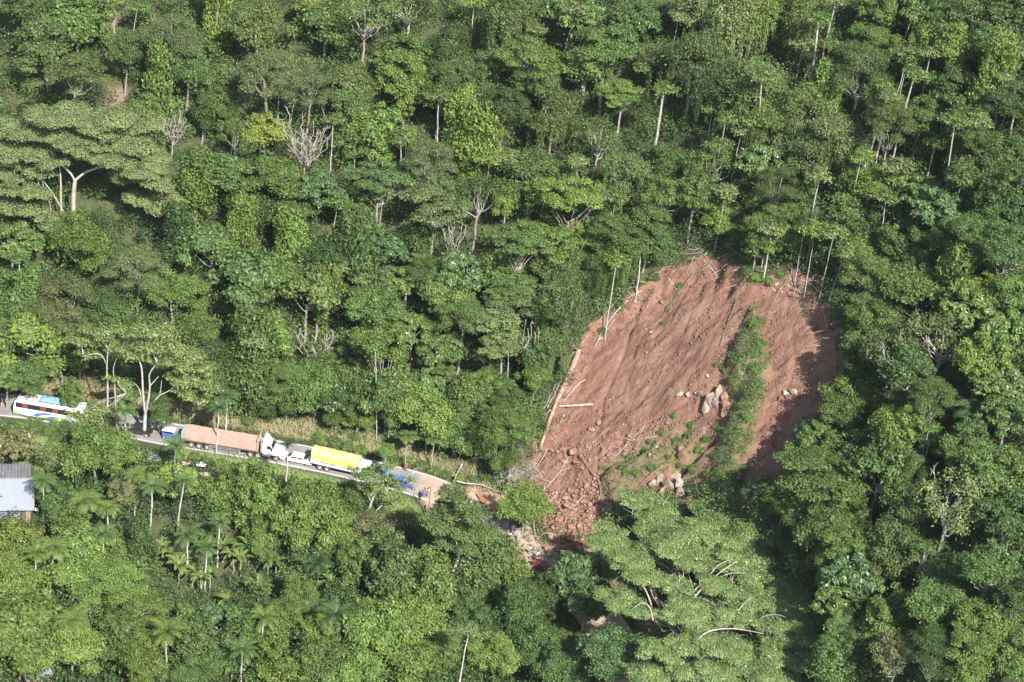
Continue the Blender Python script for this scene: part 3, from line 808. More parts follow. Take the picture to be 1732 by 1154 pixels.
TREES = """
do 80 80 45|dd 50 20 35|om 133 43 48|fg 293 63 50|do 213 100 28|kl 273 143 30|uo 123 140 48|cl 367 27 28|do 433 67 45|fg 455 133 52|fg 522 157 38|dy 527 10 28|lm 550 50 42|dm 317 120 35
dd 343 195 26|dm 370 182 30|sm 393 235 36|dy 447 235 30|lm 395 295 36|vd 417 350 40|kl 335 322 34|lm 467 302 40|bc 540 320 38|lm 493 355 34|do 590 150 40|do 245 195 30
so 620 33 46|so 693 22 48|dm 680 100 45|dl 687 160 36|do 803 127 46|vo 867 33 46|um 897 97 50|bm 970 22 44|um 1027 100 56|ul 1053 160 38|bd 1077 27 36|vg 1127 105 40|kl 777 215 30|kl 807 250 36
dl 633 207 46|dm 600 218 40|fg 723 293 42|uc 643 322 46|dm 597 335 40|up 737 362 50|vd 897 290 50|vo 937 213 44|sy 827 227 26|ul 970 355 48|vo 1060 300 44|so 1010 235 36|dm 917 330 36|sd 810 333 36|dl 857 342 30
dm 1127 285 34|sl 1124 335 30|do 910 150 40|dm 990 127 38|dd 760 80 40|dd 745 170 34|dd 850 200 36
dg 1175 20 42|vg 1238 50 50|vl 1295 33 34|dm 1222 70 34|vo 1355 42 40|dm 1495 20 38|dd 1572 20 40|so 1638 43 50|dd 1705 27 42|dd 1690 75 46|fm 1472 83 36|dl 1535 93 28|kl 1572 90 28|dl 1618 93 35|fo 1448 147 52
vo 1288 140 50|vo 1175 120 45|vd 1215 162 45|kl 1388 193 28|kl 1675 165 34|dd 1605 150 38|dm 1555 203 38|do 1622 233 40|dm 1695 268 44|do 1655 300 40|vo 1305 228 36|vo 1362 203 40|sm 1205 285 36|bc 1288 285 42
fo 1315 320 34|vo 1372 268 38|dl 1475 308 38|dm 1438 362 38|bm 1568 318 40|bc 1588 352 42|do 1655 338 38|dd 1705 352 46|dd 1722 167 40|dd 1175 335 34|dl 1215 352 30|vg 1420 235 44|fo 1505 230 36|dm 1515 380 34
bm 20 412 40|dl 133 407 46|dm 33 495 42|fg 113 487 52|fg 233 450 46|dl 293 495 38|dd 150 530 42|dd 187 520 34|kd 300 412 30|lm 357 427 44|kl 410 400 26|dm 333 535 38|lc 420 497 56|lm 467 462 44|kl 490 425 32
dd 540 427 40|lo 520 502 44|kl 555 500 30|ll 450 545 48|dd 383 587 40|lm 443 590 40|dm 27 562 46|ll 43 605 56|dd 117 615 36|dd 70 530 40|cm 417 640 40|lm 500 652 40|dd 543 590 32|lm 533 652 40|bd 550 690 34|fm 467 682 30
lm 20 610 40|ll 85 640 36|lm 40 640 34|dm 270 690 24|dm 352 668 30|dm 395 690 28|dm 310 660 30|fm 382 668 24|dd 440 678 28|cm 597 452 36|bc 640 407 42|dm 710 397 34|lm 627 518 44|ll 643 566 46
dm 597 615 34|lm 668 662 46|dm 617 662 32|ll 700 702 50|lm 640 700 38|bc 777 462 44|lm 760 495 40|fm 784 535 38|up 860 525 40|up 837 552 36|up 853 588 38|dm 797 655 36|ll 827 628 30|um 870 500 34|dm 853 467 40|um 877 425 42
um 927 422 48|dy 990 412 30|do 954 450 36|dm 977 467 34|so 944 518 38|vd 977 537 44|dm 1027 405 38|um 1060 400 40|dm 1097 403 34|lm 1127 428 28|vd 1024 500 30|vm 1060 452 34|fm 720 455 30|dm 1180 400 36|ll 740 700 34|lm 770 720 40
bm 700 560 36|bm 745 590 36|bc 725 640 34|dm 905 600 34|ll 905 640 28|fm 870 650 28|vo 935 590 34|vm 900 700 40|fl 850 730 36|vm 805 750 40|bm 690 470 34
dm 1305 435 38|dl 1278 460 26|dm 1342 412 36|ll 1455 405 36|fo 1448 452 42|fo 1488 495 42|dm 1538 418 36|dm 1605 412 38|lm 1572 452 46|dd 1655 412 44|dd 1705 438 46|kl 1622 478 34|dy 1662 492 28|dm 1705 502 40|bm 1638 535 44
sg 1522 545 52|dm 1455 535 36|sg 1588 585 60|do 1488 572 34|dl 1655 625 38|bm 1705 585 46|ll 1455 628 40|bm 1705 648 44|fm 1575 685 38|lm 1430 668 34|bm 1395 702 38|sm 1448 702 44|dl 1515 735 44|lm 1380 735 36|dm 1638 745 42
bm 1705 705 44|dd 1400 405 40|do 1412 460 34|dd 1425 520 30|dd 1440 590 30|ld 1540 640 44|ld 1545 690 36|dd 1310 400 30|dd 1255 400 32|kd 1380 440 24
ll 165 775 50|bb 20 755 36|dd 100 853 36|db 217 840 30|dy 20 910 44|dm 120 905 34|dl 20 985 50|ll 43 1047 58|ll 33 1097 50|dl 127 893 28|dm 143 945 38|dm 187 935 34|cm 240 928 20|bm 293 813 38|dm 367 835 36
fl 403 812 34|dm 433 847 42|dy 407 862 26|dm 450 903 42|ll 520 897 54|ll 117 997 36|fl 190 1003 46|fm 233 1030 44|dm 207 1083 44|ll 123 1113 40|dl 233 1123 40|dm 327 1087 44|bc 367 1057 34|dm 417 1070 44|dl 467 1063 38
dm 333 1130 42|dm 473 1137 40|dm 550 1130 44|dm 570 900 34|dm 500 1020 34|dm 545 1070 40|so 95 780 28|dl 500 850 34|dm 545 850 30
lb 647 893 46|dd 600 857 38|do 660 983 50|vo 824 957 58|dl 863 970 36|dl 888 853 36|dm 794 1023 30|ll 644 1070 56|ll 704 1053 50|dm 737 1003 40|ll 694 1122 50|ll 610 1122 50
up 767 1093 32|dl 837 1113 40|dd 910 1085 46|dd 877 1040 44|bc 980 985 44|dc 990 1030 34|dd 960 1137 40|lc 1040 1105 46|dd 730 930 34|dm 600 960 40|dm 745 1110 34|dd 820 1050 34|dd 920 1020 34
um 1388 803 60|bc 1290 830 30|lm 1488 803 54|sm 1532 853 42|bc 1368 862 32|lo 1405 897 46|um 1438 930 42|bc 1438 987 44|dl 1388 943 18|sp 1605 853 60|do 1505 957 46|sm 1572 943 40|bm 1628 987 44|dm 1675 970 44
dm 1688 820 46|dd 1705 887 42|sb 1515 1110 42|fd 1578 1120 48|ll 1672 1053 50|dl 1648 1120 44|dd 1715 1020 40|lm 1588 1037 42|dm 1505 1037 42|dm 1722 1120 40|dm 1440 860 34|fm 1550 800 34|dd 1445 1035 34|dm 1405 1120 40
"""
TREES += "|vm 1010 470 24|sm 985 500 22|lm 700 760 18|lm 640 742 20|dl 590 728 20|lm 560 718 20|dm 470 705 22|dl 330 690 18|bm 10 640 30|dm 120 660 20|dl 1290 455 22|sm 1330 445 24|dm 1265 440 18|sm 860 770 22|dm 840 790 18|dl 655 765 14|dm 1408 868 34|dl 1418 955 34|bm 1422 1020 36|lm 1415 915 30|dm 1445 1075 36|sm 1395 835 34|dl 1330 845 26|dm 1350 880 28"
KC = {'d': 'dome', 'l': 'lump', 'u': 'umbrella', 'k': 'column', 'c': 'column', 's': 'sparse', 'f': 'feather', 'b': 'bigleaf', 'v': 'vine', 'o': 'dome'}
for tok in TREES.replace('\n', '|').split('|'):
    tok = tok.strip()
    if not tok: continue
    a, x, y, r = tok.split(); x, y, r = float(x), float(y), float(r)
    kind = KC[a[0]]; tone = a[1]
    below = (y > 745 + max(0, x - 450) * 0.25 and x < 1000)
    if below and x < 720 and tone == 'm' and rng.uniform() < 0.6: tone = 'l'
    plant(kind, tone, x, y, r, 0.85 if below else rng.uniform(0.95, 1.2), rng.uniform(0.9, 1.15), 'trees below the road' if below else 'trees of the rainforest slope', short=below)
# ------------------------------------------------------------ special trees
def px_limb(nb, pts, y0, r0, r1, n=7, jit=0.15):
    P = [on_depth(x, y, y0) for x, y in pts]
    P = catmull([tuple(p) for p in P], 4) if len(P) > 2 else np.array([tuple(p) for p in P])
    P[1:, 1] += np.linspace(0, 1, len(P) - 1) * rng.normal() * jit * 4
    nb.tube(P, np.linspace(r0, r1, len(P)), n); return P

def pad(nb, c, r, sub, ln, wd, dens, squash, zmin=-0.1, jit=0.16):
    ax = rng.uniform(-.7, -.1)
    for i in range(sub):
        a = i * 2.4 + rng.uniform(0, 1); q = r * 0.72 * math.sqrt((i + .3) / sub); qx = math.cos(a) * q * 1.25; qy = math.sin(a) * q * .85
        cc = np.array(c) + np.array([qx * math.cos(ax) - qy * math.sin(ax), qx * math.sin(ax) + qy * math.cos(ax), rng.uniform(-0.2, 0.14) * r])
        rr = r * rng.uniform(0.26, 0.62) * (0.74 if sub > 10 else 1)
        lobe_leaves(nb, cc, rr, int(dens * rr * rr), ln, wd, squash, 0.7, zmin=zmin, jit=jit)

def big_tree(name, label, cat, pads, tone, mat, leaf, dens, squash, barkm, base=None, paths=(), h=None, centre=None, fork=0.5, tr=0.5, sub=7, drop=0.0, jit=0.16, rise=0, top_limbs=()):
    cr = NB(); tk = NB()
    if base is not None: b = at(*base)
    else:
        p = at(centre[0], centre[1], h); b = Vector((p.x, p.y, p.z - h)); zc = p.z
    cs = []
    for i, (x, y, r) in enumerate(pads):
        if base is not None: c = on_depth(x, y, b.y + rng.uniform(-2.5, 2.0))
        else:
            z = zc
            for _ in range(3):
                c = on_plane(x, y, z); q = math.hypot(c.x - b.x, c.y - b.y); z = zc + rise * (c.y - b.y) - drop * q * q + (i % 3 - 1) * 0.8
            c = on_plane(x, y, z)
        R = 1.1 * r * (c - CAM).length / FPX; cs.append((c, R))
        pad(cr, c, R, sub, leaf[0], leaf[1], dens, squash, jit=jit)
    if paths:
        tk.tube([(b.x, b.y, b.z - 1.5), (b.x, b.y, b.z + 0.3)], [tr * 1.1, tr], 8)
        for pts, r0, r1 in paths: px_limb(tk, pts, b.y, r0, r1)
        top = [on_depth(p[-1][0], p[-1][1], b.y) for p, _, _ in paths]
        for c, R in cs:
            t = min(top, key=lambda q: (q - c).length); limb(tk, t, c, 0.09, 0.03, 0.05, 0.06, 6, 4)
    else:
        H = zc - b.z; fz = b.z + H * fork
        limb(tk, (b.x, b.y, b.z - 2), (b.x + .6, b.y, fz), tr * 1.15, tr * 0.85, 0, 0.01, 8, 10)
        for k, (c, R) in enumerate(cs):
            P = limb(tk, (b.x + .6, b.y, fz - (k % 7) * 0.9), (c.x, c.y, c.z - R * 0.05), tr * 0.22, 0.05, 0.0, 0.07, 9, 6)
            for _ in range(3):
                s = P[int(rng.integers(4, 8))]; e = np.array(c) + rng.normal(size=3) * R * np.array([.5, .5, .12]); limb(tk, s, e, 0.1, 0.03, 0.05, 0.1, 5, 4)
    for pts, r0, r1 in top_limbs:
        P = catmull([tuple(on_plane(x, y, zc + 1.4)) for x, y in pts], 4); P[:, 2] -= np.linspace(1.2, 0, len(P)) ** 2; tk.tube(P, np.linspace(r0, r1, len(P)) * 0.6, 6)
    e = empty(name, b)
    b = Vector(b); inv = Matrix.Translation(-b)
    tm = tk.mesh('trunk', smooth=True); tm.transform(inv); cm = cr.mesh('crown', True); cm.transform(inv)
    link('trunk', tm, M[barkm], e); c = link('crown', cm, M[mat], e); c.color = (tone[0]*TG[0], tone[1]*TG[1], tone[2]*TG[2], 1)
    tag(e, label, cat); return e

big_tree('giant_spreading_tree', 'giant spreading tree with pale green layered crown just below the landslide, white limbs showing', 'tree',
    [(1115,852,42),(1072,846,24),(1204,861,36),(1035,918,36),(1062,948,32),(1090,978,30),(1115,885,44),(1120,925,34),(1170,901,42),(1176,947,38),(1237,889,46),(1283,901,42),(1311,932,40),(1268,932,42),
     (1216,990,34),(1293,972,46),(1345,984,40),(1066,1027,36),(1040,1012,28),(1167,1027,36),(1145,1042,24),(1253,1015,34),(1299,1015,42),(1360,1030,46),(1314,1061,46),(1360,1076,46),(1222,1094,38),(1268,1122,46),
     (1161,1091,34),(1109,1100,30),(1161,1131,34),(1096,1147,30),(1340,1110,42),(1370,1140,42),(1220,1145,36),(1310,1150,40),(1388,1062,38),(1385,1000,34),(1400,1112,38),(1372,955,30),(1030,895,26),(1140,935,34),(1205,925,34),(1250,955,34),(1140,990,30),(1190,1060,30),(1240,1045,30),(1330,1150,34)],
    (0.135, 0.21, 0.088), 'leaf_gloss', (0.31, 0.15), 400, 0.34, 'bark_dead', h=13, sub=14, centre=(1215, 1000), fork=0.3, tr=0.6, drop=0.005, jit=0.2,
    top_limbs=[([(1178,996),(1200,978),(1225,962),(1246,950)],.22,.08),([(1172,990),(1195,975),(1215,955),(1240,945)],.18,.06),([(1200,978),(1230,968),(1262,970)],.16,.06),([(1180,1072),(1200,1062),(1240,1062),(1292,1072)],.26,.08),([(1107,1036),(1100,1022),(1088,1018),(1072,1028)],.18,.1),([(1104,1010),(1094,998),(1086,990)],.22,.12),([(1148,990),(1150,978)],.2,.1),([(1290,1032),(1310,1036),(1328,1044)],.12,.06),([(1136,1052),(1140,1066),(1144,1074)],.1,.05),([(1250,1022),(1270,1012)],.14,.06)])
big_tree('huge_forked_tree', 'huge pale green spreading tree with thick forked greyish white limbs at upper left', 'tree',
    [(40,222,30),(85,200,34),(135,195,34),(190,200,34),(235,215,30),(55,255,32),(110,240,32),(165,240,34),(222,245,34),(262,262,26),(12,255,30),(18,300,26),(70,285,28),(92,272,24),(148,262,24),(185,272,26),(240,292,26),(268,308,26),(288,338,24),
     (208,300,22),(15,345,30),(50,352,30),(85,372,26),(30,378,24),(236,335,24),(270,350,22),(5,215,28),(60,228,26),(112,218,26),(165,220,26),(212,228,24),(38,275,26),(128,248,24),(195,255,24),(262,285,22),(10,320,22),(60,325,22),(175,262,22)],
    (0.142, 0.198, 0.1), 'leaf', (0.36, 0.18), 270, 0.6, 'bark_dead', base=(124, 400), tr=0.75, sub=8,
    paths=[([(124, 400), (124, 336), (126.5, 306)], 0.42, 0.36), ([(126.5, 306), (118, 292), (97, 273), (85, 262)], 0.22, 0.08), ([(126.5, 306), (145, 292), (172, 284), (196, 284), (223, 293), (250, 305), (275, 335)], 0.24, 0.07),
           ([(106, 400), (103, 340), (103, 310), (101, 275)], 0.2, 0.13), ([(124, 388), (108, 360), (86, 325), (66, 300)], 0.16, 0.08), ([(60, 345), (35, 352), (12, 355), (0, 352)], 0.16, 0.12), ([(24, 244), (40, 248), (55, 252)], 0.25, 0.12),
           ([(16, 280), (28, 262), (40, 250)], 0.1, 0.14), ([(222, 256), (235, 260), (248, 266)], 0.26, 0.13), ([(200, 265), (212, 252)], 0.2, 0.12), ([(165, 240), (160, 225), (172, 205)], 0.12, 0.08)])
big_tree('white_trunked_tree', 'tall forked white trunked tree at roadside between white bus and brick trailer, loose pale leaves', 'tree',
    [(222,595,24),(252,585,26),(285,582,26),(315,600,24),(340,622,22),(300,615,22),(265,608,20),(348,650,20),(325,640,22),(300,640,18),(335,672,18),(310,664,16),(240,562,20),(275,560,18)],
    (0.125, 0.18, 0.072), 'leaf_gloss', (0.42, 0.22), 130, 0.6, 'bark_white', base=(243.5, 737), tr=0.3, sub=6, jit=0.3,
    paths=[([(243.5, 737), (245.7, 701)], 0.33, 0.3), ([(245.7, 701), (242, 667), (240, 625), (236, 612)], 0.2, 0.1), ([(245.7, 701), (250, 683), (254.7, 652), (254.7, 629), (264.6, 612)], 0.22, 0.1),
           ([(251, 692), (266, 671), (289, 657), (306, 640)], 0.12, 0.06), ([(250, 683), (269, 670), (275, 640)], 0.1, 0.05), ([(254.7, 652), (268, 637)], 0.1, 0.06), ([(245, 700), (235, 664), (225, 655)], 0.07, 0.04)])
big_tree('slender_white_tree', 'slender twin stemmed white tree at roadside just right of the white bus', 'tree',
    [(135,572,20),(160,562,22),(188,562,22),(205,580,20),(150,598,18),(178,585,18),(205,648,16),(190,640,14),(215,668,14),(152,688,26),(172,700,20),(134,698,22),(160,706,20),(185,695,14)],
    (0.125, 0.18, 0.072), 'leaf_gloss', (0.42, 0.22), 130, 0.6, 'bark_white', base=(181.5, 722), tr=0.2, sub=6, jit=0.3,
    paths=[([(181.5, 722), (182, 690), (183, 653), (182, 624), (184, 590)], 0.2, 0.07), ([(197, 722), (196, 690), (194.6, 645), (193, 622), (199, 602)], 0.14, 0.05), ([(182, 624), (174, 602), (162, 596), (140, 600)], 0.08, 0.04), ([(197, 678), (213, 666)], 0.07, 0.04)])
big_tree('white_forked_tree', 'leaning forked white trunk tree with olive crown, standing below the people on the muddy road', 'tree',
    [(755,856,22),(772,838,24),(798,862,26),(745,885,26),(785,898,26),(812,900,22),(770,868,28),(755,920,20),(790,925,18)],
    (0.088, 0.138, 0.052), 'leaf', (0.4, 0.2), 230, 0.75, 'bark_white', base=(738.7, 1033), tr=0.3, sub=8, jit=0.22,
    paths=[([(738.7, 1033), (747, 1000), (768.7, 965), (777, 940), (785, 912)], 0.33, 0.18), ([(751, 990), (750, 975), (755, 960)], 0.13, 0.07), ([(771, 962), (780, 959), (790, 953)], 0.1, 0.05), ([(780, 930), (765, 905), (755, 890)], 0.12, 0.06)])
big_tree('pale_trunked_tree', 'pale trunked open tree in front of the yellow truck cab, bare white twigs', 'tree',
    [(612,806,16),(635,798,18),(658,812,16),(640,822,16),(620,826,14),(672,826,12),(690,812,10),(600,795,12),(665,845,14),(645,845,12),(655,790,12)],
    (0.105, 0.165, 0.058), 'leaf_gloss', (0.4, 0.22), 150, 0.8, 'bark_white', base=(610, 907), tr=0.26, sub=6, jit=0.3,
    paths=[([(610, 907), (617, 880), (628, 850), (636, 828)], 0.27, 0.14), ([(628, 850), (620, 835), (600, 795)], 0.1, 0.04), ([(655, 845), (672, 830), (688, 810), (704, 797)], 0.1, 0.05), ([(656, 845), (655, 815), (653, 790)], 0.09, 0.04),
           ([(617, 880), (640, 862), (655, 845)], 0.13, 0.09), ([(653, 795), (665, 789), (673, 784)], 0.06, 0.04), ([(704, 797), (709, 790)], 0.05, 0.03), ([(704, 797), (716, 803)], 0.05, 0.03)])

# bare dead trees
def dead(px, py, bx, by, H, sp, label, n=9, name='dead_tree'):
    b = at(bx, by, 3.0); b.z = hgt(b.x, b.y)
    top = on_depth(px, py, b.y); H = max(H, top.z - b.z)
    me = dead_tree(H, sp, n, 0.16); o = link(name, me, M['bark_dead'], None, b); tag(o, label, 'dead tree'); return o
dead(520, 200, 513, 305, 12, 5.0, 'bare pale dead tree with wide fan of branches at upper left of the forest', 14)
dead(530, 560, 529, 622, 9, 3.6, 'small bare greyish dead tree above the white cab of the brick truck', 12)
dead(283, 190, 290, 250, 8, 2.8, 'leafless pale shrubby tree right of the huge forked tree crown', 12)
dead(907, 535, 886, 652, 12, 1.4, 'slim leaning dead trunk with bare twigs left of the landslide', 5)
dead(944, 500, 950, 590, 14, 2.6, 'bare leaning dead tree near the left edge of the landslide', 7)
dead(757, 375, 763, 448, 12, 2.4, 'twiggy bare dead tree in the middle of the forest', 8)
dead(1610, 820, 1600, 905, 12, 4.0, 'white limbed half dead tree in the forest right of the giant spreading tree', 10)
dead(1515, 600, 1510, 690, 13, 4.2, 'bare white branching tree right of the landslide', 9)
dead(640, 590, 640, 690, 13, 2.2, 'thin bare stemmed tree above the yellow tarpaulin truck', 7)

# thin trees whose pale trunks stand out of the canopy
tuft = NB()
for c, r in (((0, 0, 0), 1.1), ((.9, .3, -.5), .8), ((-.8, .5, -.4), .8), ((.1, -.9, -.5), .8)): lobe_leaves(tuft, c, r, 170, 0.4, 0.2, 0.6, jit=0.3)
tuft = tuft.mesh('crown', True); tuft.materials.append(M['leaf'])
def slender(x0, y0, x1, y1, r=0.14, crown=True, name='slender_tree', h=None, mat='bark_white', desc='slender bare trunked tree'):
    """trunk seen from photo point 0 (top) to 1 (bottom)"""
    b = at(x1, y1, 5.0); b.z = hgt(b.x, b.y); top = on_depth(x0, y0, b.y - 0.0)
    e = empty(name, b); tm = trunk_mesh(top.z - b.z, r, r * 0.6, (top.x - b.x, rng.uniform(-.3, .3))); link('trunk', tm, M[mat], e)
    if crown:
        c = link('crown', tuft, None, e); c.location = (top.x - b.x, 0, top.z - b.z); s = rng.uniform(0.9, 1.5); c.scale = (s, s, s * .8); c.rotation_euler.z = rng.uniform(0, 6)
        t = TONE[random.choice('moglp')][0]; c.color = (t[0]*TG[0], t[1]*TG[1], t[2]*TG[2], 1)
    tag(e, None, 'tree', 'slender pale trunked trees'); auto_label(e, desc, ((x0 + x1) / 2, (y0 + y1) / 2)); return e
for T in """974 13 950 97 .14|757 70 749 120 .14|802 0 800 35 .16|1124 147 1107 253 .42|1385 27 1375 132 .38|1415 0 1395 72 .24|1548 123 1510 267 .26|1505 160 1458 290 .2|1498 200 1485 253 .35|1615 200 1602 313 .22
1388 293 1368 383 .22|1290 123 1278 260 .22|1583 133 1567 170 .14|1458 85 1450 117 .16|1465 80 1462 45 .2|193 0 194 55 .14|235 8 222 48 .12|563 200 560 283 .16|33 435 32 535 .2|433 575 425 668 .2|1044 438 1029 532 .15|1084 422 1082 465 .2
860 542 862 625 .13|632 575 640 700 .12|668 600 660 640 .12|1307 385 1298 435 .18|1360 385 1352 440 .1|1432 425 1410 468 .15|1412 390 1395 460 .1|1378 385 1370 455 .1|572 340 562 385 .12|140 155 140 175 .2|1575 720 1553 790 .16|1540 770 1510 830 .12
1725 865 1707 905 .14|1545 868 1540 915 .14|472 140 472 185 .16|500 165 488 195 .14|795 1063 773 1160 .2|650 905 643 940 .16|625 920 632 945 .12|620 310 625 345 .1|648 325 643 370 .1|1237 20 1232 50 .15|393 208 393 225 .12|610 470 605 520 .1|578 445 577 500 .1|690 245 690 265 .1
1150 20 1140 60 .14|1205 180 1200 220 .12|1330 250 1325 290 .12|1440 230 1428 262 .2|1405 245 1395 280 .16|1700 290 1690 330 .14|1640 130 1632 170 .14|1500 330 1495 380 .14|1525 300 1515 335 .15|990 95 985 130 .1""".replace('\n', '|').split('|'):
    v = [float(q) for q in T.split()]
    if v[3] < v[1]: v[1], v[3] = v[3], v[1]
    slender(*v[:4], v[4] * 0.72, crown=True, mat='bark_white' if v[4] < .22 else 'bark_dead')
for i in range(56):
    x = rng.uniform(1150, 1700) if i < 42 else rng.uniform(560, 1100); y = rng.uniform(20, 330); L = rng.uniform(40, 85)
    slender(x + L * 0.3 * rng.uniform(.5, 1.1) * (x > 1000), y, x, y + L, rng.uniform(.08, .14), True, mat=random.choice(['bark_white', 'bark_dead', 'bark']))

# palms, bananas, tree ferns
PP = {k: [palm_proto(k) for _ in range(n)] for k, n in (('palm', 2), ('fan', 2), ('fern', 2), ('banana', 3))}
for k in PP:
    for me in PP[k]: me.materials.append(M['frond'])
def palm(kind, cx, cy, bx, by, rpx, tone, r=0.13, bend=None):
    b = at(bx, by, 0.0)
    if b is None: return
    top = on_depth(cx, cy, b.y); H = max(top.z - b.z, 0.8)
    mn = {'palm': 8.5, 'fan': 5.0, 'fern': 6.5, 'banana': 2.2}[kind]
    if H < mn: b = at(cx, cy, mn); b.z -= mn; b.z = hgt(b.x, b.y); top = on_depth(cx, cy, b.y); H = max(top.z - b.z, 0.8)
    nm = {'palm': 'palm_tree', 'fan': 'bushy_palm', 'fern': 'tree_fern', 'banana': 'banana_plant'}[kind]
    e = empty(nm, b); tm = trunk_mesh(H, r * 1.25, r * 0.8, (top.x - b.x, 0)); link('trunk', tm, M['bark_white' if kind == 'palm' else 'bark'], e)
    f = link('fronds', random.choice(PP[kind]), None, e); f.location = (top.x - b.x, 0, H); s = rpx * (top - CAM).length / FPX / 2.4
    f.scale = (s, s, s); f.rotation_euler = (0, 0, rng.uniform(0, 6)); t = tone; f.color = (*t, 1)
    tag(e, None, {'banana': 'banana plant', 'fern': 'tree fern'}.get(kind, 'palm'), {'palm': 'feathery palms in the garden', 'fan': 'bushy palms', 'fern': 'tree ferns in the forest', 'banana': 'banana plants in the garden'}[kind])
    auto_label(e, {'palm': 'feathery slim trunked palm', 'fan': 'bushy upright palm', 'fern': 'arching tree fern', 'banana': 'broad leaved banana plant'}[kind], (cx, cy)); return e
PG = (0.12, 0.19, 0.06); PYG = (0.16, 0.23, 0.06); PB = (0.095, 0.16, 0.06)
for a in ((73,812,68,887,24,PG),(147,845,148,897,32,PYG),(182,858,180,906,22,PYG),(258,820,254,905,24,PG),(230,802,228,860,22,PYG),(312,815,299,905,20,PG),(93,925,83,1005,30,PYG),(123,1047,121,1085,32,PYG),
          (283,1068,281,1115,32,PYG),(318,905,316,960,27,PG),(371,884,368,925,20,PG),(567,1040,569,1100,32,PB),(1642,690,1632,730,32,PB),(1572,745,1553,790,28,PB),(370,690,370,712,20,PB),(213,693,213,735,22,PG),(297,755,297,790,24,PG),
          (487,752,483,853,14,(0.05, 0.09, 0.04)),(1605,880,1600,950,22,PB),(1430,1065,1430,1120,34,PG),(445,1045,445,1090,26,PYG),(205,1050,205,1090,24,PG),(175,905,175,950,24,PG),(60,935,60,980,22,PYG),(410,1100,410,1140,26,PG),(610,1040,610,1080,24,PB),(350,925,350,960,22,PG),(1690,870,1690,920,26,PG),(1480,900,1480,950,24,PB),(385,668,385,700,20,PB)):
    palm('palm', a[0], a[1], a[2], a[3], a[4], a[5])
for a in ((513,1030,512,1062,28,PG),(540,955,538,985,36,PB),(555,945,556,975,28,PG),(500,1000,500,1030,22,PG),(880,720,880,750,22,PG)): palm('fan', *a)
for x, y, r in ((784,535,26),(800,660,28),(775,690,24),(745,520,24),(660,480,22),(640,500,22),(820,600,24),(770,570,22),(690,735,22),(750,625,22),(830,690,24),(712,440,22),(365,685,20),(670,520,20),(855,650,20),(735,740,20)):
    p = at(x, y, 6.5); q = project((p.x, p.y, hgt(p.x, p.y))); palm('fern', x, y, q[0], q[1], r, (0.11, 0.16, 0.05), 0.1)
for x, y in ((290,950),(318,955),(337,940),(340,992),(377,937),(407,960),(453,957),(437,1008),(430,1107),(393,1137),(207,1140),(500,1127),(303,972),(325,980),(355,985),(467,965),(420,940),(395,955),(275,940),(640,870),(215,700),(90,1120),(150,1130),(260,1100),(360,1110),(420,1060),(465,1100),(530,1095),(190,960),(230,990),(80,960),(560,1000),(600,1085),(385,1030),(310,1050),(60,1020),(545,930),(350,1145),(590,930)):
    palm('banana', x, y - 12, x, y + 14, rng.uniform(20, 30), (0.115, 0.175, 0.055) if rng.uniform() < .7 else (0.16, 0.2, 0.06), 0.12)

# ------------------------------------------------------------ undergrowth, shrubs, grass (uncountable)
def grid_pts(step, m=60):
    xs = np.arange(-118, 125, step); ys = np.arange(-115, 92, step); X, Y = np.meshgrid(xs, ys); X = X.ravel(); Y = Y.ravel()
    X = X + rng.uniform(-.5, .5, X.size) * step; Y = Y + rng.uniform(-.5, .5, Y.size) * step; Z = hgt_v(X, Y)
    P = np.column_stack([X, Y, Z]) - np.array(CAM); Q = P @ np.array(CRI).T
    px = PW / 2 + FPX * Q[:, 0] / -Q[:, 2]; py = PH / 2 - FPX * Q[:, 1] / -Q[:, 2]
    k = (px > -m) & (px < PW + m) & (py > -m) & (py < PH + m + 40)
    return X[k], Y[k], Z[k], px[k], py[k]
def gsample(G, X, Y):
    i = np.clip(np.searchsorted(XS, X), 0, len(XS) - 1); j = np.clip(np.searchsorted(YS, Y), 0, len(YS) - 1); return G[j, i]
KEEPOUT = np.maximum.reduce([sstep(-0.3, 0.3, SD + 0.5 * wob), mud, dirt, lawn, (np.abs(GD) < 5.0).astype(float), dry])
HOUSE = poly_w([(-20, 780), (68, 785), (66, 905), (-20, 905)])
KEEPOUT = np.maximum(KEEPOUT, (poly_sd(GX, GY, HOUSE) > 0).astype(float))

GARD = poly_sd(GX, GY, poly_w([(245, 918), (480, 915), (500, 1030), (400, 1040), (270, 1010)]))
NBs = [NB(), NB(), NB()]
X, Y, Z, px, py = grid_pts(2.3)
ko = gsample(KEEPOUT, X, Y); gd = gsample(GD, X, Y)
for x, y, z, q, d in zip(X, Y, Z, ko, gd):
    if q > 0.4: continue
    near = min(abs(d) - 5, 6) / 6 if d < 0 else min(max(d - 7.5, 0.8), 2) / 2
    if gsample(GARD, x, y) > 0: near *= 0.3
    r = rng.uniform(1.1, 2.2) * (0.55 + 0.45 * near); hgt_ = (0.3 + 4.6 * rng.uniform() ** 1.6) * near
    which = int(np.clip((fbm(np.array([x / 7]), np.array([y / 7]), 2, 5)[0] + rng.normal() * 0.45) * 1.3 + 1.5, 0, 2.99))
    lobe_leaves(NBs[which], (x, y, z + hgt_), r, int(62 * r * r), 0.44, 0.23, 0.8, 0.4, jit=0.22)
for nb, nm, c in zip(NBs, ('dark_undergrowth', 'green_undergrowth', 'bright_undergrowth'), ((0.05, 0.09, 0.032), (0.075, 0.128, 0.04), (0.115, 0.18, 0.054))):
    mt = leaf_mat(nm, use_obj=False, base=c, var=0.9); tag(link(nm, nb.mesh(nm, True), mt), 'dense leafy undergrowth between the trees', 'undergrowth', kind='stuff')

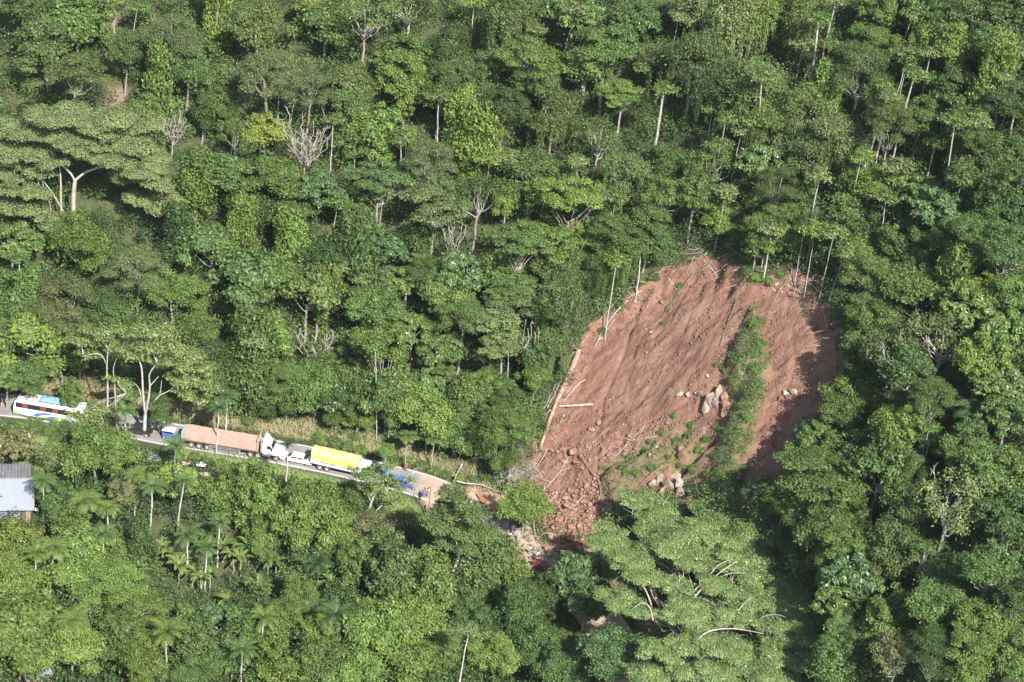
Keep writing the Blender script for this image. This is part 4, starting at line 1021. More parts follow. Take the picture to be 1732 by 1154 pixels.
# shrubs on the ridge inside the slide and weeds on the low ledges
nb = NB(); X, Y, Z, px, py = grid_pts(0.8)
k = gsample(sl, X, Y) > 0.3; X, Y, Z = X[k], Y[k], Z[k]; ri = gsample(rid, X, Y); lo = gsample(greenin, X, Y); ru = gsample(rub, X, Y)
for x, y, z, a, b2, c in zip(X, Y, Z, ri, lo, ru):
    if a > 0.3 and rng.uniform() < 0.95:
        r = rng.uniform(0.45, 1.15); lobe_leaves(nb, (x, y, z + r * .5), r, int(90 * r * r), 0.28, 0.14, 0.8, 0.4, jit=0.3)
    elif b2 > 0.3 and rng.uniform() < 0.5 + 0.45 * b2:
        r = rng.uniform(0.25, 0.7); lobe_leaves(nb, (x, y, z), r, 22, 0.28, 0.1, 0.5, 0.4, jit=0.4)
    elif rng.uniform() < 0.008:
        r = rng.uniform(0.25, 0.6); lobe_leaves(nb, (x, y, z), r, 30, 0.26, 0.12, 0.6, 0.4, jit=0.4)
mt = leaf_mat('ledge_weeds', use_obj=False, base=(0.1, 0.16, 0.05), var=0.8)
tag(link('ridge_undergrowth', nb.mesh('ridge_undergrowth', True), mt), 'weeds and low shrubs on the ridge and ledges of the landslide', 'weeds', kind='stuff')

def rocks_in(P, n, r0, r1, pw=2.5):
    lo = P.min(0); hi = P.max(0); out = []
    while len(out) < n:
        q = rng.uniform(lo, hi, (n * 2, 2)); out += list(q[poly_sd(q[:, 0], q[:, 1], P) > 0])
    return [(x, y, r0 + (r1 - r0) * rng.uniform() ** pw) for x, y in out[:n]]
# torn plants along the slide margin
nb = NB(); nbd = NB()
X, Y, Z, px, py = grid_pts(1.0)
s_ = gsample(SD, X, Y); k = (s_ < 1.8) & (s_ > -3.0); 
for x, y, z in zip(X[k], Y[k], Z[k]):
    if rng.uniform() < 0.5:
        r = rng.uniform(0.3, 0.9); lobe_leaves(nb, (x, y, z + .1), r, int(60 * r), 0.36, 0.12, 0.7, 0.3, jit=0.4)
    elif rng.uniform() < 0.55:
        d = np.append(fl, -0.7) + 0.9 * rng.normal(size=3); d = unit(d) * rng.uniform(1, 5); limb(nbd, (x, y, z + .3), np.array([x, y, z + .4]) + d * np.array([1, 1, .8]), 0.05, 0.025, 0, 0.1, 5, 4)
TG2 = poly_w([(852, 745), (905, 690), (912, 760), (900, 830), (850, 825)])
for x, y, r in rocks_in(TG2, 420, 0, 1):
    d = unit(np.append(fl, -0.6) * .6 + 0.8 * rng.normal(size=3)) * rng.uniform(0.8, 3.5); limb(nbd, (x, y, hgt(x, y) + rng.uniform(.2, 1.2)), np.array([x, y, hgt(x, y) + 1.2]) + d * np.array([1, 1, .6]), 0.04, 0.02, 0, 0.12, 5, 3)
mt = leaf_mat('margin_weeds', use_obj=False, base=(0.11, 0.14, 0.055), var=0.8)
tag(link('margin_undergrowth', nb.mesh('margin_undergrowth', True), mt), 'torn low plants along the edge of the landslide', 'undergrowth', kind='stuff')
tag(link('broken_branches', nbd.mesh('broken_branches'), M['bark_dead']), 'thin broken sticks strewn along the landslide edge', 'sticks', kind='stuff')

def blades(P, h, wd):
    n = len(P); a = rng.uniform(0, 6.28, n); d = np.column_stack([np.cos(a), np.sin(a), np.zeros(n)]); H = (h * rng.uniform(0.5, 1.4, n))[:, None]
    up = np.array([0, 0, 1.0]) + 0.45 * rng.normal(size=(n, 3)); s = np.column_stack([-d[:, 1], d[:, 0], np.zeros(n)]) * wd
    V = np.stack([P - s, P + s, P + s * .3 + up * H + d * .1, P - s * .3 + up * H + d * .1], 1).reshape(-1, 3)
    return V, np.arange(4 * n).reshape(n, 4)
for nm, step, fn, h, wd, mt, lab in (
    ('bank_grass', 0.32, lambda x, y: (gsample(dry, x, y) > .3) & (rng.uniform(size=x.size) < 0.8) | ((gsample(GD, x, y) > 3.9) & (gsample(GD, x, y) < 6) & (gsample(mud, x, y) < .3)), 0.5, 0.09, 'grass', 'green grass and weeds on the bank above the road'),
    ('dry_bank_grass', 0.36, lambda x, y: (gsample(dry, x, y) > .3) & (vnoise(x / 3, y / 3, 4) > 0.15), 0.55, 0.08, 'drygrass', 'dry straw coloured grass on the road bank'),
    ('lawn_grass', 0.4, lambda x, y: ((gsample(lawn, x, y) > .3) | ((gsample(GD, x, y) < -3.9) & (gsample(GD, x, y) > -5.5))) & (gsample(mud, x, y) < .3), 0.35, 0.09, 'grass', 'short green grass below the road')):
    X, Y, Z, px, py = grid_pts(step); k = fn(X, Y)
    V, F = blades(np.column_stack([X[k], Y[k], Z[k]]), h, wd)
    tag(link(nm, np_mesh(nm, V, F, {'v': ('FACE', rng.uniform(0, 1, len(F)))}), M[mt]), lab, 'grass', kind='stuff')

# low roadside bushes and shrubs one can pick out
def shrub_proto(n, ln, wd, sq=0.8):
    nb = NB()
    for i in range(n):
        d = unit(rng.normal(size=3)); d[2] = abs(d[2]); c = d * rng.uniform(0.3, 0.7) * np.array([1, 1, .8]); r = rng.uniform(.28, .45); lobe_leaves(nb, c, r, int(900 * r * r), ln, wd, sq, jit=0.25)
    return nb.mesh('foliage', True)
SP = [shrub_proto(9, 0.2, 0.1) for _ in range(3)]
def shrub(px_, py_, rpx, tone=None, label=None, mat='leaf', name='shrub', cat='shrub', desc='leafy shrub'):
    p = at(px_, py_, rpx * 0.05); p.z = hgt(p.x, p.y); R = rpx * (p - CAM).length / FPX
    me = SP[int(rng.integers(3))]
    if mat != 'leaf' or not me.materials:
        if me.materials: me = me.copy(); me.materials.clear()
        me.materials.append(M[mat])
    o = link(name, me, None, None, p); o.scale = (R, R, R * rng.uniform(.8, 1.2)); o.rotation_euler.z = rng.uniform(0, 6)
    t = TONE[tone or 'm'][0]; o.color = (t[0]*TG[0], t[1]*TG[1], t[2]*TG[2], 1); tag(o, label, cat)
    if not label: o['group'] = 'roadside and landslide shrubs'; auto_label(o, desc, (px_, py_))
    return o
for x, y, r, t in ((70,706,11,'m'),(92,710,13,'l'),(112,712,13,'m'),(130,714,13,'m'),(148,714,12,'l'),(55,704,9,'o'),(1090,760,9,'m'),(1120,730,9,'l'),(1145,745,10,'m'),(1165,735,9,'m'),(1105,790,10,'m'),(1075,800,10,'l'),(1150,785,9,'m'),(1175,790,11,'m'),(1185,760,11,'l'),(1060,770,9,'m'),(1130,770,8,'o'),(1170,715,9,'m'),(1195,740,10,'m'),(1210,770,11,'m'),(1100,745,7,'l'),(1200,800,11,'m'),(15,722,12,'m'),(35,718,12,'l'),(60,722,14,'m'),(85,724,14,'m'),(110,728,15,'d'),(130,738,14,'d'),(95,740,12,'m'),(10,745,12,'l'),(150,722,10,'d'),(350,778,12,'m'),(375,782,14,'l'),(400,790,14,'m'),(425,785,10,'l'),
    (330,770,12,'m'),(300,768,14,'o'),(450,800,14,'m'),(470,810,14,'l'),(500,826,14,'l'),(420,708,14,'m'),(540,735,12,'l'),(565,745,16,'m'),(590,752,16,'m'),(610,760,14,'l'),(640,765,14,'m'),(665,772,12,'m'),(690,776,14,'l'),(715,785,14,'m'),
    (735,795,14,'l'),(755,800,14,'m'),(775,805,12,'l'),(800,810,12,'m'),(820,800,14,'m'),(600,735,12,'m'),(655,745,12,'m'),(540,835,14,'m'),(575,850,16,'d'),(1080,470,14,'m'),(1105,466,12,'d'),(1150,482,8,'m'),(1130,520,6,'m'),(1122,545,5,'m'),
    (1215,615,8,'l'),(1225,622,8,'l'),(1055,790,10,'m'),(1060,800,8,'l'),(1140,700,8,'l'),(1255,815,14,'d'),(1262,790,12,'d'),(1240,800,12,'m'),(1285,540,14,'m'),(1290,580,14,'m'),(1280,620,14,'l'),(1270,660,13,'m'),(1265,700,13,'l'),(1245,610,10,'m'),
    (1240,640,10,'m'),(1215,720,9,'l'),(1232,745,10,'m'),(885,880,18,'m'),(880,835,18,'l'),(905,845,16,'l'),(895,865,18,'m'),(700,870,10,'m'),(690,860,10,'l'),(680,885,12,'m'),(1260,560,10,'m'),(1020,790,7,'l'),(1275,545,12,'l'),
    (20,650,16,'l'),(60,655,14,'m'),(235,660,12,'m'),(1300,470,14,'l'),(1325,462,12,'m'),(1280,468,12,'l'),(1265,455,12,'d'),(930,620,10,'m'),(905,700,12,'o'),(890,730,12,'o'),(895,660,12,'m'),(870,760,14,'m'),(1020,555,10,'o'),(1050,515,9,'m')):
    shrub(x, y, r, t)
shrub(138, 665, 7, None, 'small shrub with orange red leaves behind the white bus', 'orange_leaf', 'orange_shrub')
shrub(862, 800, 20, None, 'white leaved plant at the left foot of the landslide', 'whiteflower', 'white_leaved_plant', 'plant')
shrub(845, 806, 13, None, 'white leaved plant beside larger white one, left foot of landslide', 'whiteflower', 'white_leaved_plant', 'plant')
shrub(866, 690, 9, None, 'white leaved vine patch above the fallen log foot', 'whiteflower', 'white_leaved_plant', 'plant')
shrub(882, 705, 7, None, 'lower white leaved vine patch left of the fallen log', 'whiteflower', 'white_leaved_plant', 'plant')
shrub(1112, 756, 5, None, 'tiny white leaved plant on the low ledges of the landslide', 'whiteflower', 'white_leaved_plant', 'plant')
shrub(1222, 605, 3.5, None, 'tiny white blossom on the green ridge edge', 'whiteflower', 'white_leaved_plant', 'plant')
shrub(272, 705, 10, None, 'whitish flowering bush on road bank right of white trunked tree', 'whiteflower', 'white_leaved_plant', 'plant')
shrub(258, 770, 12, None, 'whitish flowering bush between road and garden, below parked pickup', 'whiteflower', 'white_leaved_plant', 'plant')

# ------------------------------------------------------------ rocks, rubble, logs
import bmesh
def hull(n=14, flat=(1, 1, 1)):
    bm = bmesh.new()
    for i in range(n):
        v = unit(rng.normal(size=3)) * rng.uniform(0.75, 1.05) * np.array(flat); bm.verts.new(v)
    r = bmesh.ops.convex_hull(bm, input=bm.verts); 
    bmesh.ops.delete(bm, geom=[v for v in bm.verts if not v.link_faces], context='VERTS')
    return bm
RK = []
for i in range(6):
    bm = hull(12 + i, (1, rng.uniform(0.7, 1), rng.uniform(0.6, 0.9))); me = bpy.data.meshes.new('boulder')
    bmesh.ops.bevel(bm, geom=list(bm.edges), offset=0.05, segments=1, affect='EDGES'); bm.to_mesh(me); bm.free(); RK.append(me)
RKM = {}
def boulder(px_, py_, rpx, mat='rock_red', label=None, sc=(1, 1, 1), desc='angular reddish boulder', name='boulder', sink=0.35):
    p = at(px_, py_, 0.0); R = rpx * (p - CAM).length / FPX; k = (int(rng.integers(6)), mat)
    if k not in RKM: RKM[k] = RK[k[0]].copy(); RKM[k].materials.append(M[mat])
    o = link(name, RKM[k], None, None, p + Vector((0, 0, R * sink))); o.scale = (R * sc[0], R * sc[1], R * sc[2]); o.rotation_euler = (rng.uniform(-.5, .5), rng.uniform(-.5, .5), rng.uniform(0, 6))
    tag(o, label, 'boulder')
    if not label: o['group'] = 'boulders of the landslide'; auto_label(o, desc, (px_, py_))
    return o
LM += [((964, 916), 'the biggest toe boulder'), ((969, 767), 'the boulder above the dark root'), ((1130, 810), 'the split cliff rocks'), ((1013, 718), 'the boulder in the red gully'), ((1340, 485), 'the stony scar rim')]
boulder(965, 916, 13, label='biggest angular boulder at the very toe of the landslide', sc=(0.8, .8, 1.35))
boulder(969, 767, 12, label='large reddish boulder at the top end of dark root on debris')
for x, y, r in ((932,909,10),(925,931,9),(910,913,7),(959,859,9),(956,845,7),(971,849,6),(941,853,8),(949,866,6),(971,878,7),(959,878,7),(935,875,6),(979,893,10),(993,889,6),(985,915,6),(935,892,8),(974,786,9),(1013,718,9),(1001,728,7),
                (951,783,6),(896,780,9),(907,765,7),(1044,887,5),(880,792,6),(948,880,6),(965,893,7),(920,895,6),(950,838,6),(962,830,6),(990,905,6),(903,788,6),(1093,598,4),(1104,560,5),(1120,512,6),(1112,505,5)): boulder(x, y, r)
for x, y, r in ((1328,668,8),(1342,665,8)): pass
boulder(1328, 668, 8.5, 'rock_pale', 'left of two pale rounded boulders on the right red scar', (1, 1, 1.1))
boulder(1342, 665, 8.5, 'rock_pale', 'right of two pale rounded boulders on the right red scar', (1, 1, 1.1))
for x, y, r in ((1150,668,7),(1164,669,7),(1177,667,6),(1098,770,5),(1012,834,4),(1196,637,5),(1133,660,4),(1101,563,4),(1093,558,3)): boulder(x, y, r, 'rock_pale', desc='pale rounded boulder')
for x, y, r, m_ in ((1113,815,13,'rock_pale'),(1128,806,14,'rock_red'),(1143,813,14,'rock_pale'),(1131,822,10,'rock_grey'),(1156,775,13,'rock_red'),(1161,796,11,'rock_red'),(1203,680,15,'rock_grey'),(1215,668,12,'rock_grey'),(1225,675,10,'rock_red'),(1150,840,12,'rock_grey'),(1022,872,10,'rock_grey'),(1170,820,9,'rock_red'),(1104,822,12,'rock_pale'),(1120,832,12,'rock_red'),(1137,830,12,'rock_grey'),(1148,822,11,'rock_pale'),(1152,762,9,'rock_red'),(1098,832,9,'rock_red'),(1195,690,12,'rock_grey'),(1210,690,12,'rock_grey'),(1228,690,12,'rock_red'),(1185,668,8,'rock_grey'),(1222,705,11,'rock_red'),(1030,862,10,'rock_grey'),(1165,835,8,'rock_pale')):
    boulder(x, y, r * 1.35, m_, sc=(0.62, 0.8, 1.5), desc={'rock_pale': 'pale upright cliff rock', 'rock_red': 'reddish upright cliff rock', 'rock_grey': 'dark grey upright cliff rock'}[m_], name='cliff_rock', sink=0.15)
for i in range(26): boulder(rng.uniform(1310, 1378), rng.uniform(474, 505), rng.uniform(1.5, 4), 'rock_pale', desc='small pale stone')
tri = [];
hulls = []
for i in range(10):
    bm = hull(9); bmesh.ops.triangulate(bm, faces=list(bm.faces)); bm.verts.index_update()
    hulls.append((np.array([v.co[:] for v in bm.verts]), np.array([[v.index for v in f.verts] for f in bm.faces]))); bm.free()
cand = []
lo = RUBBLE.min(0); hi = RUBBLE.max(0)
while len(cand) < 110:
    q = rng.uniform(lo, hi)
    if poly_sd(np.array([q[0]]), np.array([q[1]]), RUBBLE)[0] > 0.3: cand.append(q)
for q in cand:
    p = project((q[0], q[1], hgt(q[0], q[1]))); boulder(p[0], p[1], 2.2 + 4.5 * rng.uniform() ** 2, desc='small angular reddish boulder')
V = []; F = []; nn = 0
TOE = poly_w([(905,835),(1015,800),(1015,880),(985,925),(945,935),(915,900)])
for P, n, r0, r1 in ((RUBBLE, 3800, 0.05, 0.26), (TOE, 1500, 0.08, 0.5), (SLIDE, 1500, 0.04, 0.2), (MUDROAD, 250, 0.04, 0.15)):
    for x, y, r in rocks_in(P, n, r0, r1, 2.0):
        v, f = hulls[int(rng.integers(10))]; a = rng.uniform(0, 6.28); c_, s_ = math.cos(a), math.sin(a)
        w_ = v @ np.array([[c_, -s_, 0], [s_, c_, 0], [0, 0, 0.8]]) * r + np.array([x, y, hgt(x, y) + r * .25]); V.append(w_); F.append(f + nn); nn += len(v)
tag(link('rubble', np_mesh('rubble', np.concatenate(V), np.concatenate(F)), M['rock_red']), 'loose reddish rubble covering the lower landslide', 'rubble', kind='stuff')
V = []; F = []; nn = 0; q_ = rocks_in(SLIDE, 14000, 0.05, 0.34, 3.0)
for x, y, r in q_:
    u_ = x * fl[0] + y * fl[1]; v_ = -x * fl[1] + y * fl[0]
    if fbm(np.array([v_ / 1.4]), np.array([u_ / 5]), 3, 88)[0] + 0.5 * vnoise(np.array([x / 6]), np.array([y / 6]), 12)[0] < 0.12: continue
    v, f = hulls[int(rng.integers(10))]; a = rng.uniform(0, 6.28); c_, s_ = math.cos(a), math.sin(a)
    w_ = v @ np.array([[c_, -s_, 0], [s_, c_, 0], [0, 0, 0.75]]) * r + np.array([x, y, hgt(x, y) + r * .2]); V.append(w_); F.append(f + nn); nn += len(v)
tag(link('soil_clods', np_mesh('soil_clods', np.concatenate(V), np.concatenate(F)), M['clod']), 'reddish clods of soil scattered over the bare landslide', 'clods', kind='stuff')

def log_px(name, label, pts, r0, r1, mat='log', lift=0.5, cat='log', twigs=0, rootball=False, n=8):
    P = []
    for i, (x, y) in enumerate(pts): P.append(tuple(at(x, y, lift)))
    P = catmull(P, 4) if len(P) > 2 else np.array(P); b = Vector(P[0])
    nb = NB(); t = np.linspace(0, 1, len(P)); nb.tube(P - np.array(b), (r0 + (r1 - r0) * t) * (1 + 0.06 * rng.normal(size=len(P))), n)
    for i in range(twigs):
        s = P[int(rng.integers(len(P) // 3, len(P)))] - np.array(b); limb(nb, s, s + rng.normal(size=3) * np.array([1, .6, .5]) * 1.4, 0.06, 0.02, 0, 0.1, 5, 4)
    o = link(name, nb.mesh(name, smooth=True), M[mat], None, b); tag(o, label, cat)
    if rootball:
        rb = NB()
        for i in range(26):
            d = unit(rng.normal(size=3)); limb(rb, (0, 0, 0), d * rng.uniform(0.6, 1.6), 0.22, 0.03, 0, 0.15, 5, 5)
        link('root_plate', rb.mesh('root_plate'), M['root'], o)
    return o
log_px('fallen_log', 'long thick stripped log lying down the left edge of the landslide', [(980, 592), (962, 635), (945, 672), (930, 710), (914, 757)], 0.5, 0.26, lift=0.9, rootball=True, twigs=6)
log_px('fallen_branch', 'short grey log lying level beside the long fallen log', [(1003, 684), (975, 686), (945, 687)], 0.28, 0.12, 'bark_dead')
log_px('fallen_branch', 'curved thin branch crossing right of the long fallen log', [(990, 642), (978, 650), (965, 665), (952, 680)], 0.12, 0.07, 'bark_dead')
log_px('fallen_branch', 'thin pale stick left of the foot of the long fallen log', [(932, 693), (912, 710), (892, 727)], 0.11, 0.06, 'bark_dead')
log_px('fallen_branch', 'long thin pole under branches at upper left rim of the slide', [(1062, 508), (1040, 530), (1018, 562), (1005, 590)], 0.12, 0.06, 'bark_dead', twigs=5)
log_px('fallen_log', 'thin mossy log fallen over the top left of the red scar', [(1198, 422), (1172, 462), (1145, 500), (1118, 538)], 0.13, 0.06, 'mossy', twigs=9)
log_px('fallen_log', 'thin mossy log fallen down the middle of the red scar', [(1262, 475), (1245, 510), (1232, 545), (1218, 585)], 0.1, 0.05, 'mossy', twigs=8)
log_px('bare_root', 'dark curved root running down the rubble near slide toe', [(981, 770), (998, 795), (1013, 815), (1016, 845), (1010, 880)], 0.3, 0.12, 'root', 0.3, 'root')
log_px('fallen_log', 'brown log lying diagonal under the split cliff rocks', [(1122, 787), (1103, 801), (1080, 824)], 0.22, 0.13, 'root', 0.35, twigs=4)
log_px('fallen_branch', 'long pale branch across debris beside bright green tree at the toe', [(940, 838), (926, 852), (914, 866)], 0.09, 0.05, 'bark_white', 0.8)
log_px('fallen_branch', 'upright leaning pale branch in shrubs at slide foot', [(905, 875), (903, 890), (907, 908)], 0.1, 0.06, 'bark_white', 0.6)
log_px('fallen_branch', 'bent pale branch lying on shrubs beyond the motorcycle', [(773, 814), (790, 818), (812, 820), (835, 828)], 0.12, 0.05, 'bark_white', 0.7, twigs=6)
log_px('fallen_branch', 'forked pale branch sticking from bank above the motorcycle', [(782, 785), (772, 803), (765, 825)], 0.1, 0.06, 'bark_white', 1.2, twigs=6)
log_px('fallen_branch', 'pale splintered stick on orange mud beside the crowd', [(835, 862), (848, 861), (860, 860)], 0.12, 0.06, 'bark_white', 0.4)
for i, pts in enumerate([[(900,770),(915,735)],[(885,760),(905,722)],[(870,780),(900,760)],[(915,700),(940,650)],[(925,690),(950,640)],[(968,600),(1000,560)],[(1010,545),(1050,500)],[(880,800),(905,790)],[(895,812),(915,800)],[(860,790),(880,770)],[(1390,520),(1400,560)],[(1370,480),(1392,500)],[(1190,440),(1215,470)],[(1130,470),(1150,500)],[(955,700),(935,735)],[(1040,540),(1012,575)],[(1085,492),(1068,500)],[(925,760),(902,800)],[(945,800),(918,830)],[(960,775),(945,800)],[(1060,752),(1040,772)],[(1110,738),(1070,745)],[(1090,720),(1060,748)],[(985,840),(965,862)],[(1000,870),(1005,900)],[(895,745),(868,790)]]):
    o = log_px('fallen_branch', None, [pts[0], ((pts[0][0] + pts[1][0]) / 2 + 1, (pts[0][1] + pts[1][1]) / 2), pts[1]], 0.08, 0.04, 'bark_dead', 0.4, twigs=4, cat='branch'); o['group'] = 'thin sticks on the landslide'
    auto_label(o, 'thin bleached fallen branch', pts[0])
# ------------------------------------------------------------ vehicles
M['white'] = paint('white_paint', (0.78, 0.78, 0.76), 0.35, 0.3, (0.5, 0.42, 0.34), 1.0)
M['redp'] = paint('red_paint', (0.22, 0.045, 0.04), 0.45, 0.5)
M['bluep'] = paint('blue_paint', (0.05, 0.14, 0.38), 0.4, 0.4)
M['lime'] = paint('lime_green_paint', (0.3, 0.5, 0.1), 0.4, 0.15)
M['black'] = paint('black_paint', (0.02, 0.02, 0.025), 0.25, 0.15, coat=0.5)
M['glass'] = paint('dark_window_glass', (0.02, 0.025, 0.03), 0.08, 0.05)
M['curtain'] = paint('red_curtain', (0.22, 0.035, 0.025), 0.8, 0.1)
M['rubber'] = paint('tyre_rubber', (0.035, 0.033, 0.03), 0.85, 0.6, (0.28, 0.2, 0.15), 3)
M['rim'] = paint('dusty_wheel_rim', (0.4, 0.38, 0.36), 0.5, 0.5)
M['steel'] = paint('dusty_chassis', (0.06, 0.055, 0.05), 0.6, 0.5, (0.25, 0.18, 0.13))
M['tarpblue'] = paint('blue_tarpaulin', (0.12, 0.24, 0.38), 0.6, 0.35, (0.35, 0.4, 0.45), 2)
M['tarpyellow'] = paint('yellow_tarpaulin', (0.6, 0.47, 0.11), 0.6, 0.9, (0.62, 0.54, 0.32), 0.7)
M['tarpwhite'] = paint('white_plastic_sheet', (0.75, 0.75, 0.73), 0.5, 0.2)
M['canvas'] = paint('dull_bundle', (0.35, 0.27, 0.16), 0.8, 0.5, (0.5, 0.3, 0.1), 5)
M['board'] = paint('bluish_tailboard', (0.25, 0.36, 0.42), 0.6, 0.5)
M['pinkboard'] = paint('dusty_pink_headboard', (0.45, 0.3, 0.26), 0.8, 0.5)
M['orange'] = paint('orange_painted_board', (0.46, 0.2, 0.075), 0.7, 0.8, (0.36, 0.22, 0.14), 3)
M['lamp'] = paint('lamp_lens', (0.6, 0.6, 0.55), 0.15, 0.1)
M['redlamp'] = paint('red_lamp_lens', (0.4, 0.02, 0.02), 0.2, 0.1)
M['pole'] = paint('pole_concrete', (0.42, 0.4, 0.36), 0.85, 0.4)
M['polewood'] = paint('pole_wood', (0.25, 0.17, 0.1), 0.85, 0.4)
# bricks
m, nt, b = mat_new('pink_hollow_bricks')
tc = N(nt, 'ShaderNodeTexCoord'); br = N(nt, 'ShaderNodeTexBrick'); nt.links.new(tc.outputs['Object'], br.inputs['Vector'])
br.inputs['Scale'].default_value = 1.0; br.inputs['Brick Width'].default_value = 0.5; br.inputs['Row Height'].default_value = 0.22; br.inputs['Mortar Size'].default_value = 0.012
br.inputs['Color1'].default_value = (0.48, 0.29, 0.23, 1); br.inputs['Color2'].default_value = (0.4, 0.24, 0.19, 1); br.inputs['Mortar'].default_value = (0.25, 0.13, 0.1, 1)
nt.links.new(mixc(nt, ramp(nt, noise(nt, 1.2, 5, .6), [(.4, (0, 0, 0)), (.7, (.6, .6, .6))]), br.outputs[0], (0.46, 0.33, 0.28)), b.inputs['Base Color']); b.inputs['Roughness'].default_value = 0.9
M['brick'] = m

def wheel(parent, x, y, r, w, twin=False):
    mb = MB(); mb.cyl((x, y - w / 2, r), (x, y + w / 2, r), r, 18); o = mb.build('wheel', M['rubber'], parent, 0.03)
    s = 1 if y > 0 else -1; mb = MB(); mb.cyl((x, y + s * (w / 2 - 0.02), r), (x, y + s * (w / 2 + 0.015), r), r * 0.6, 14, r * 0.5); mb.cyl((x, y + s * (w / 2), r), (x, y + s * (w / 2 + 0.06), r), r * .2, 8)
    mb.build('rim', M['rim'], o)

def put(name, px, off, label, cat, flip=False, group=None, py=None, rz=0.0):
    if py is None: p, a = on_road(px, off)
    else:
        q = at(px, py, 0); p = (q.x, q.y, max(q.z, 0.03)); a = on_road(px)[1]
    e = empty(name, p, a + (math.pi if flip else 0) + rz); tag(e, label, cat, group); return e

def bus(px, off, name, label, body_m, detail=True):
    e = put(name, px, off, label, 'bus'); L, W, H = 12.4, 2.6, 3.25
    prof = [(-L/2, .4), (L/2 - .1, .4), (L/2, 1.2), (L/2 - .25, 2.6), (L/2 - .7, H), (-L/2 + .8, H), (-L/2 + .2, 2.7), (-L/2, 1.6)]
    MB().prism(prof, -W/2, W/2).build('body', M[body_m], e, 0.12)
    for s in (-1, 1):
        x = -L/2 + .55
        for k in range(11):
            w_ = 0.98; mb = MB(); y = s * (W/2 + .012)
            a, b_ = sorted((s * (W/2 - .02), y)); mb.box(x, x + w_ - .08, a, b_, 1.85, 2.62); f = mb.build('window', M['curtain' if (k * 7 + 3) % 5 < 2 else 'glass'], e)
            x += 1.03
        mb = MB(); a, b_ = sorted((s * (W/2 - .02), s * (W/2 + .005)))
        mb.box(-L/2 + .45, L/2 - .6, a, b_, 1.76, 2.7); mb.build('window_band', M['black'], e)
        for x in (-3.9, 3.9): wheel(e, x, s * 1.12, .52, .3)
        if detail:
            for mname, pts in (('lime', [(-6.1, .5), (-4.3, .5), (-5.2, .75), (-6.1, 1.3)]), ('bluep', [(-2.9, .6), (-2.2, 1.2), (-.6, 1.55), (2.4, 1.45), (.4, 1.3), (-1.2, 1.0), (-2.0, .55)]),
                              ('lime', [(-1.8, .5), (-.9, .9), (1.2, 1.15), (3.6, 1.2), (3.0, .8), (.8, .5)]), ('bluep', [(-.7, .5), (.2, 1.0), (1.7, 1.1), (.9, .75), (.6, .5)])):
                y0, y1 = sorted((s * (W/2 - .02), s * (W/2 + (.008 if mname == 'bluep' else .006)))); MB().prism(pts, y0, y1).build('side_swirl', M[mname], e)
    mb = MB(); mb.add([(L/2 + .02 - .02, -1.1, 1.3), (L/2 - .0, 1.1, 1.3), (L/2 - .24, 1.1, 2.55), (L/2 - .24, -1.1, 2.55)], [(0, 1, 2, 3)])
    for v in range(4): mb.v[v] = (mb.v[v][0] + .03, mb.v[v][1], mb.v[v][2])
    mb.build('windscreen', M['glass'], e)
    mb = MB(); mb.add([(-L/2 - .03, -1.0, 1.65), (-L/2 - .03, 1.0, 1.65), (-L/2 + .17, 1.0, 2.65), (-L/2 + .17, -1.0, 2.65)], [(0, 3, 2, 1)]); mb.build('rear_window', M['glass'], e)
    for y in (-1, 1):
        MB().box(-L/2 - .03, -L/2 + .05, y - .15, y + .15, .9, 1.2).build('tail_lamp', M['redlamp'], e); MB().box(L/2 - .1, L/2 + .03, y - .18, y + .18, .75, .95).build('headlight', M['lamp'], e)
    if detail:
        mb = MB()
        for y in (-1.0, 1.0): mb.box(-L/2 + 1, L/2 - 1.2, y - .03, y + .03, H + .12, H + .17)
        for k in range(10): mb.box(-L/2 + 1 + k * 1.1, -L/2 + 1.04 + k * 1.1, -1.0, 1.0, H + .02, H + .12)
        mb.build('roof_rack', M['steel'], e)
        n = 14; V = []
        for i in range(n + 1):
            for j in range(7):
                u = i / n; v = j / 6; V.append((-1.9 + u * 6.2, -.95 + v * 1.9, H + .2 + .34 * math.sin(v * math.pi) ** .5 * (1 + .25 * rng.normal()) * (1 if 0 < i < n else .2)))
        F = [(i * 7 + j, (i + 1) * 7 + j, (i + 1) * 7 + j + 1, i * 7 + j + 1) for i in range(n) for j in range(6)]
        mb = MB(); mb.add(V, F); mb.build('roof_tarpaulin', M['tarpblue'], e)
        mb = MB(); nb = NB(); a = np.linspace(0, 2 * np.pi, 17); nb.tube(np.column_stack([-5.0 + .36 * np.cos(a), .1 + .36 * np.sin(a), np.full(17, H + .3)]), np.full(17, .14), 8)
        link('spare_tyre', nb.mesh('spare_tyre', smooth=True), M['rubber'], e)
        for k in range(7): MB().box(-4.2 + k * .32, -3.95 + k * .32, rng.uniform(-.9, -.4), rng.uniform(.1, .8), H + .17, H + rng.uniform(.35, .6)).build('bundle', M['canvas' if k % 2 else 'tarpwhite'], e, .05)
    return e
bus(94, -1.85, 'coach_bus', 'white coach bus with blue roof tarpaulin and green blue swirls on the road', 'white')
bus(-57, -1.7, 'red_bus', 'red bus cut off by the left edge of the photo, only its front end showing', 'redp', False)

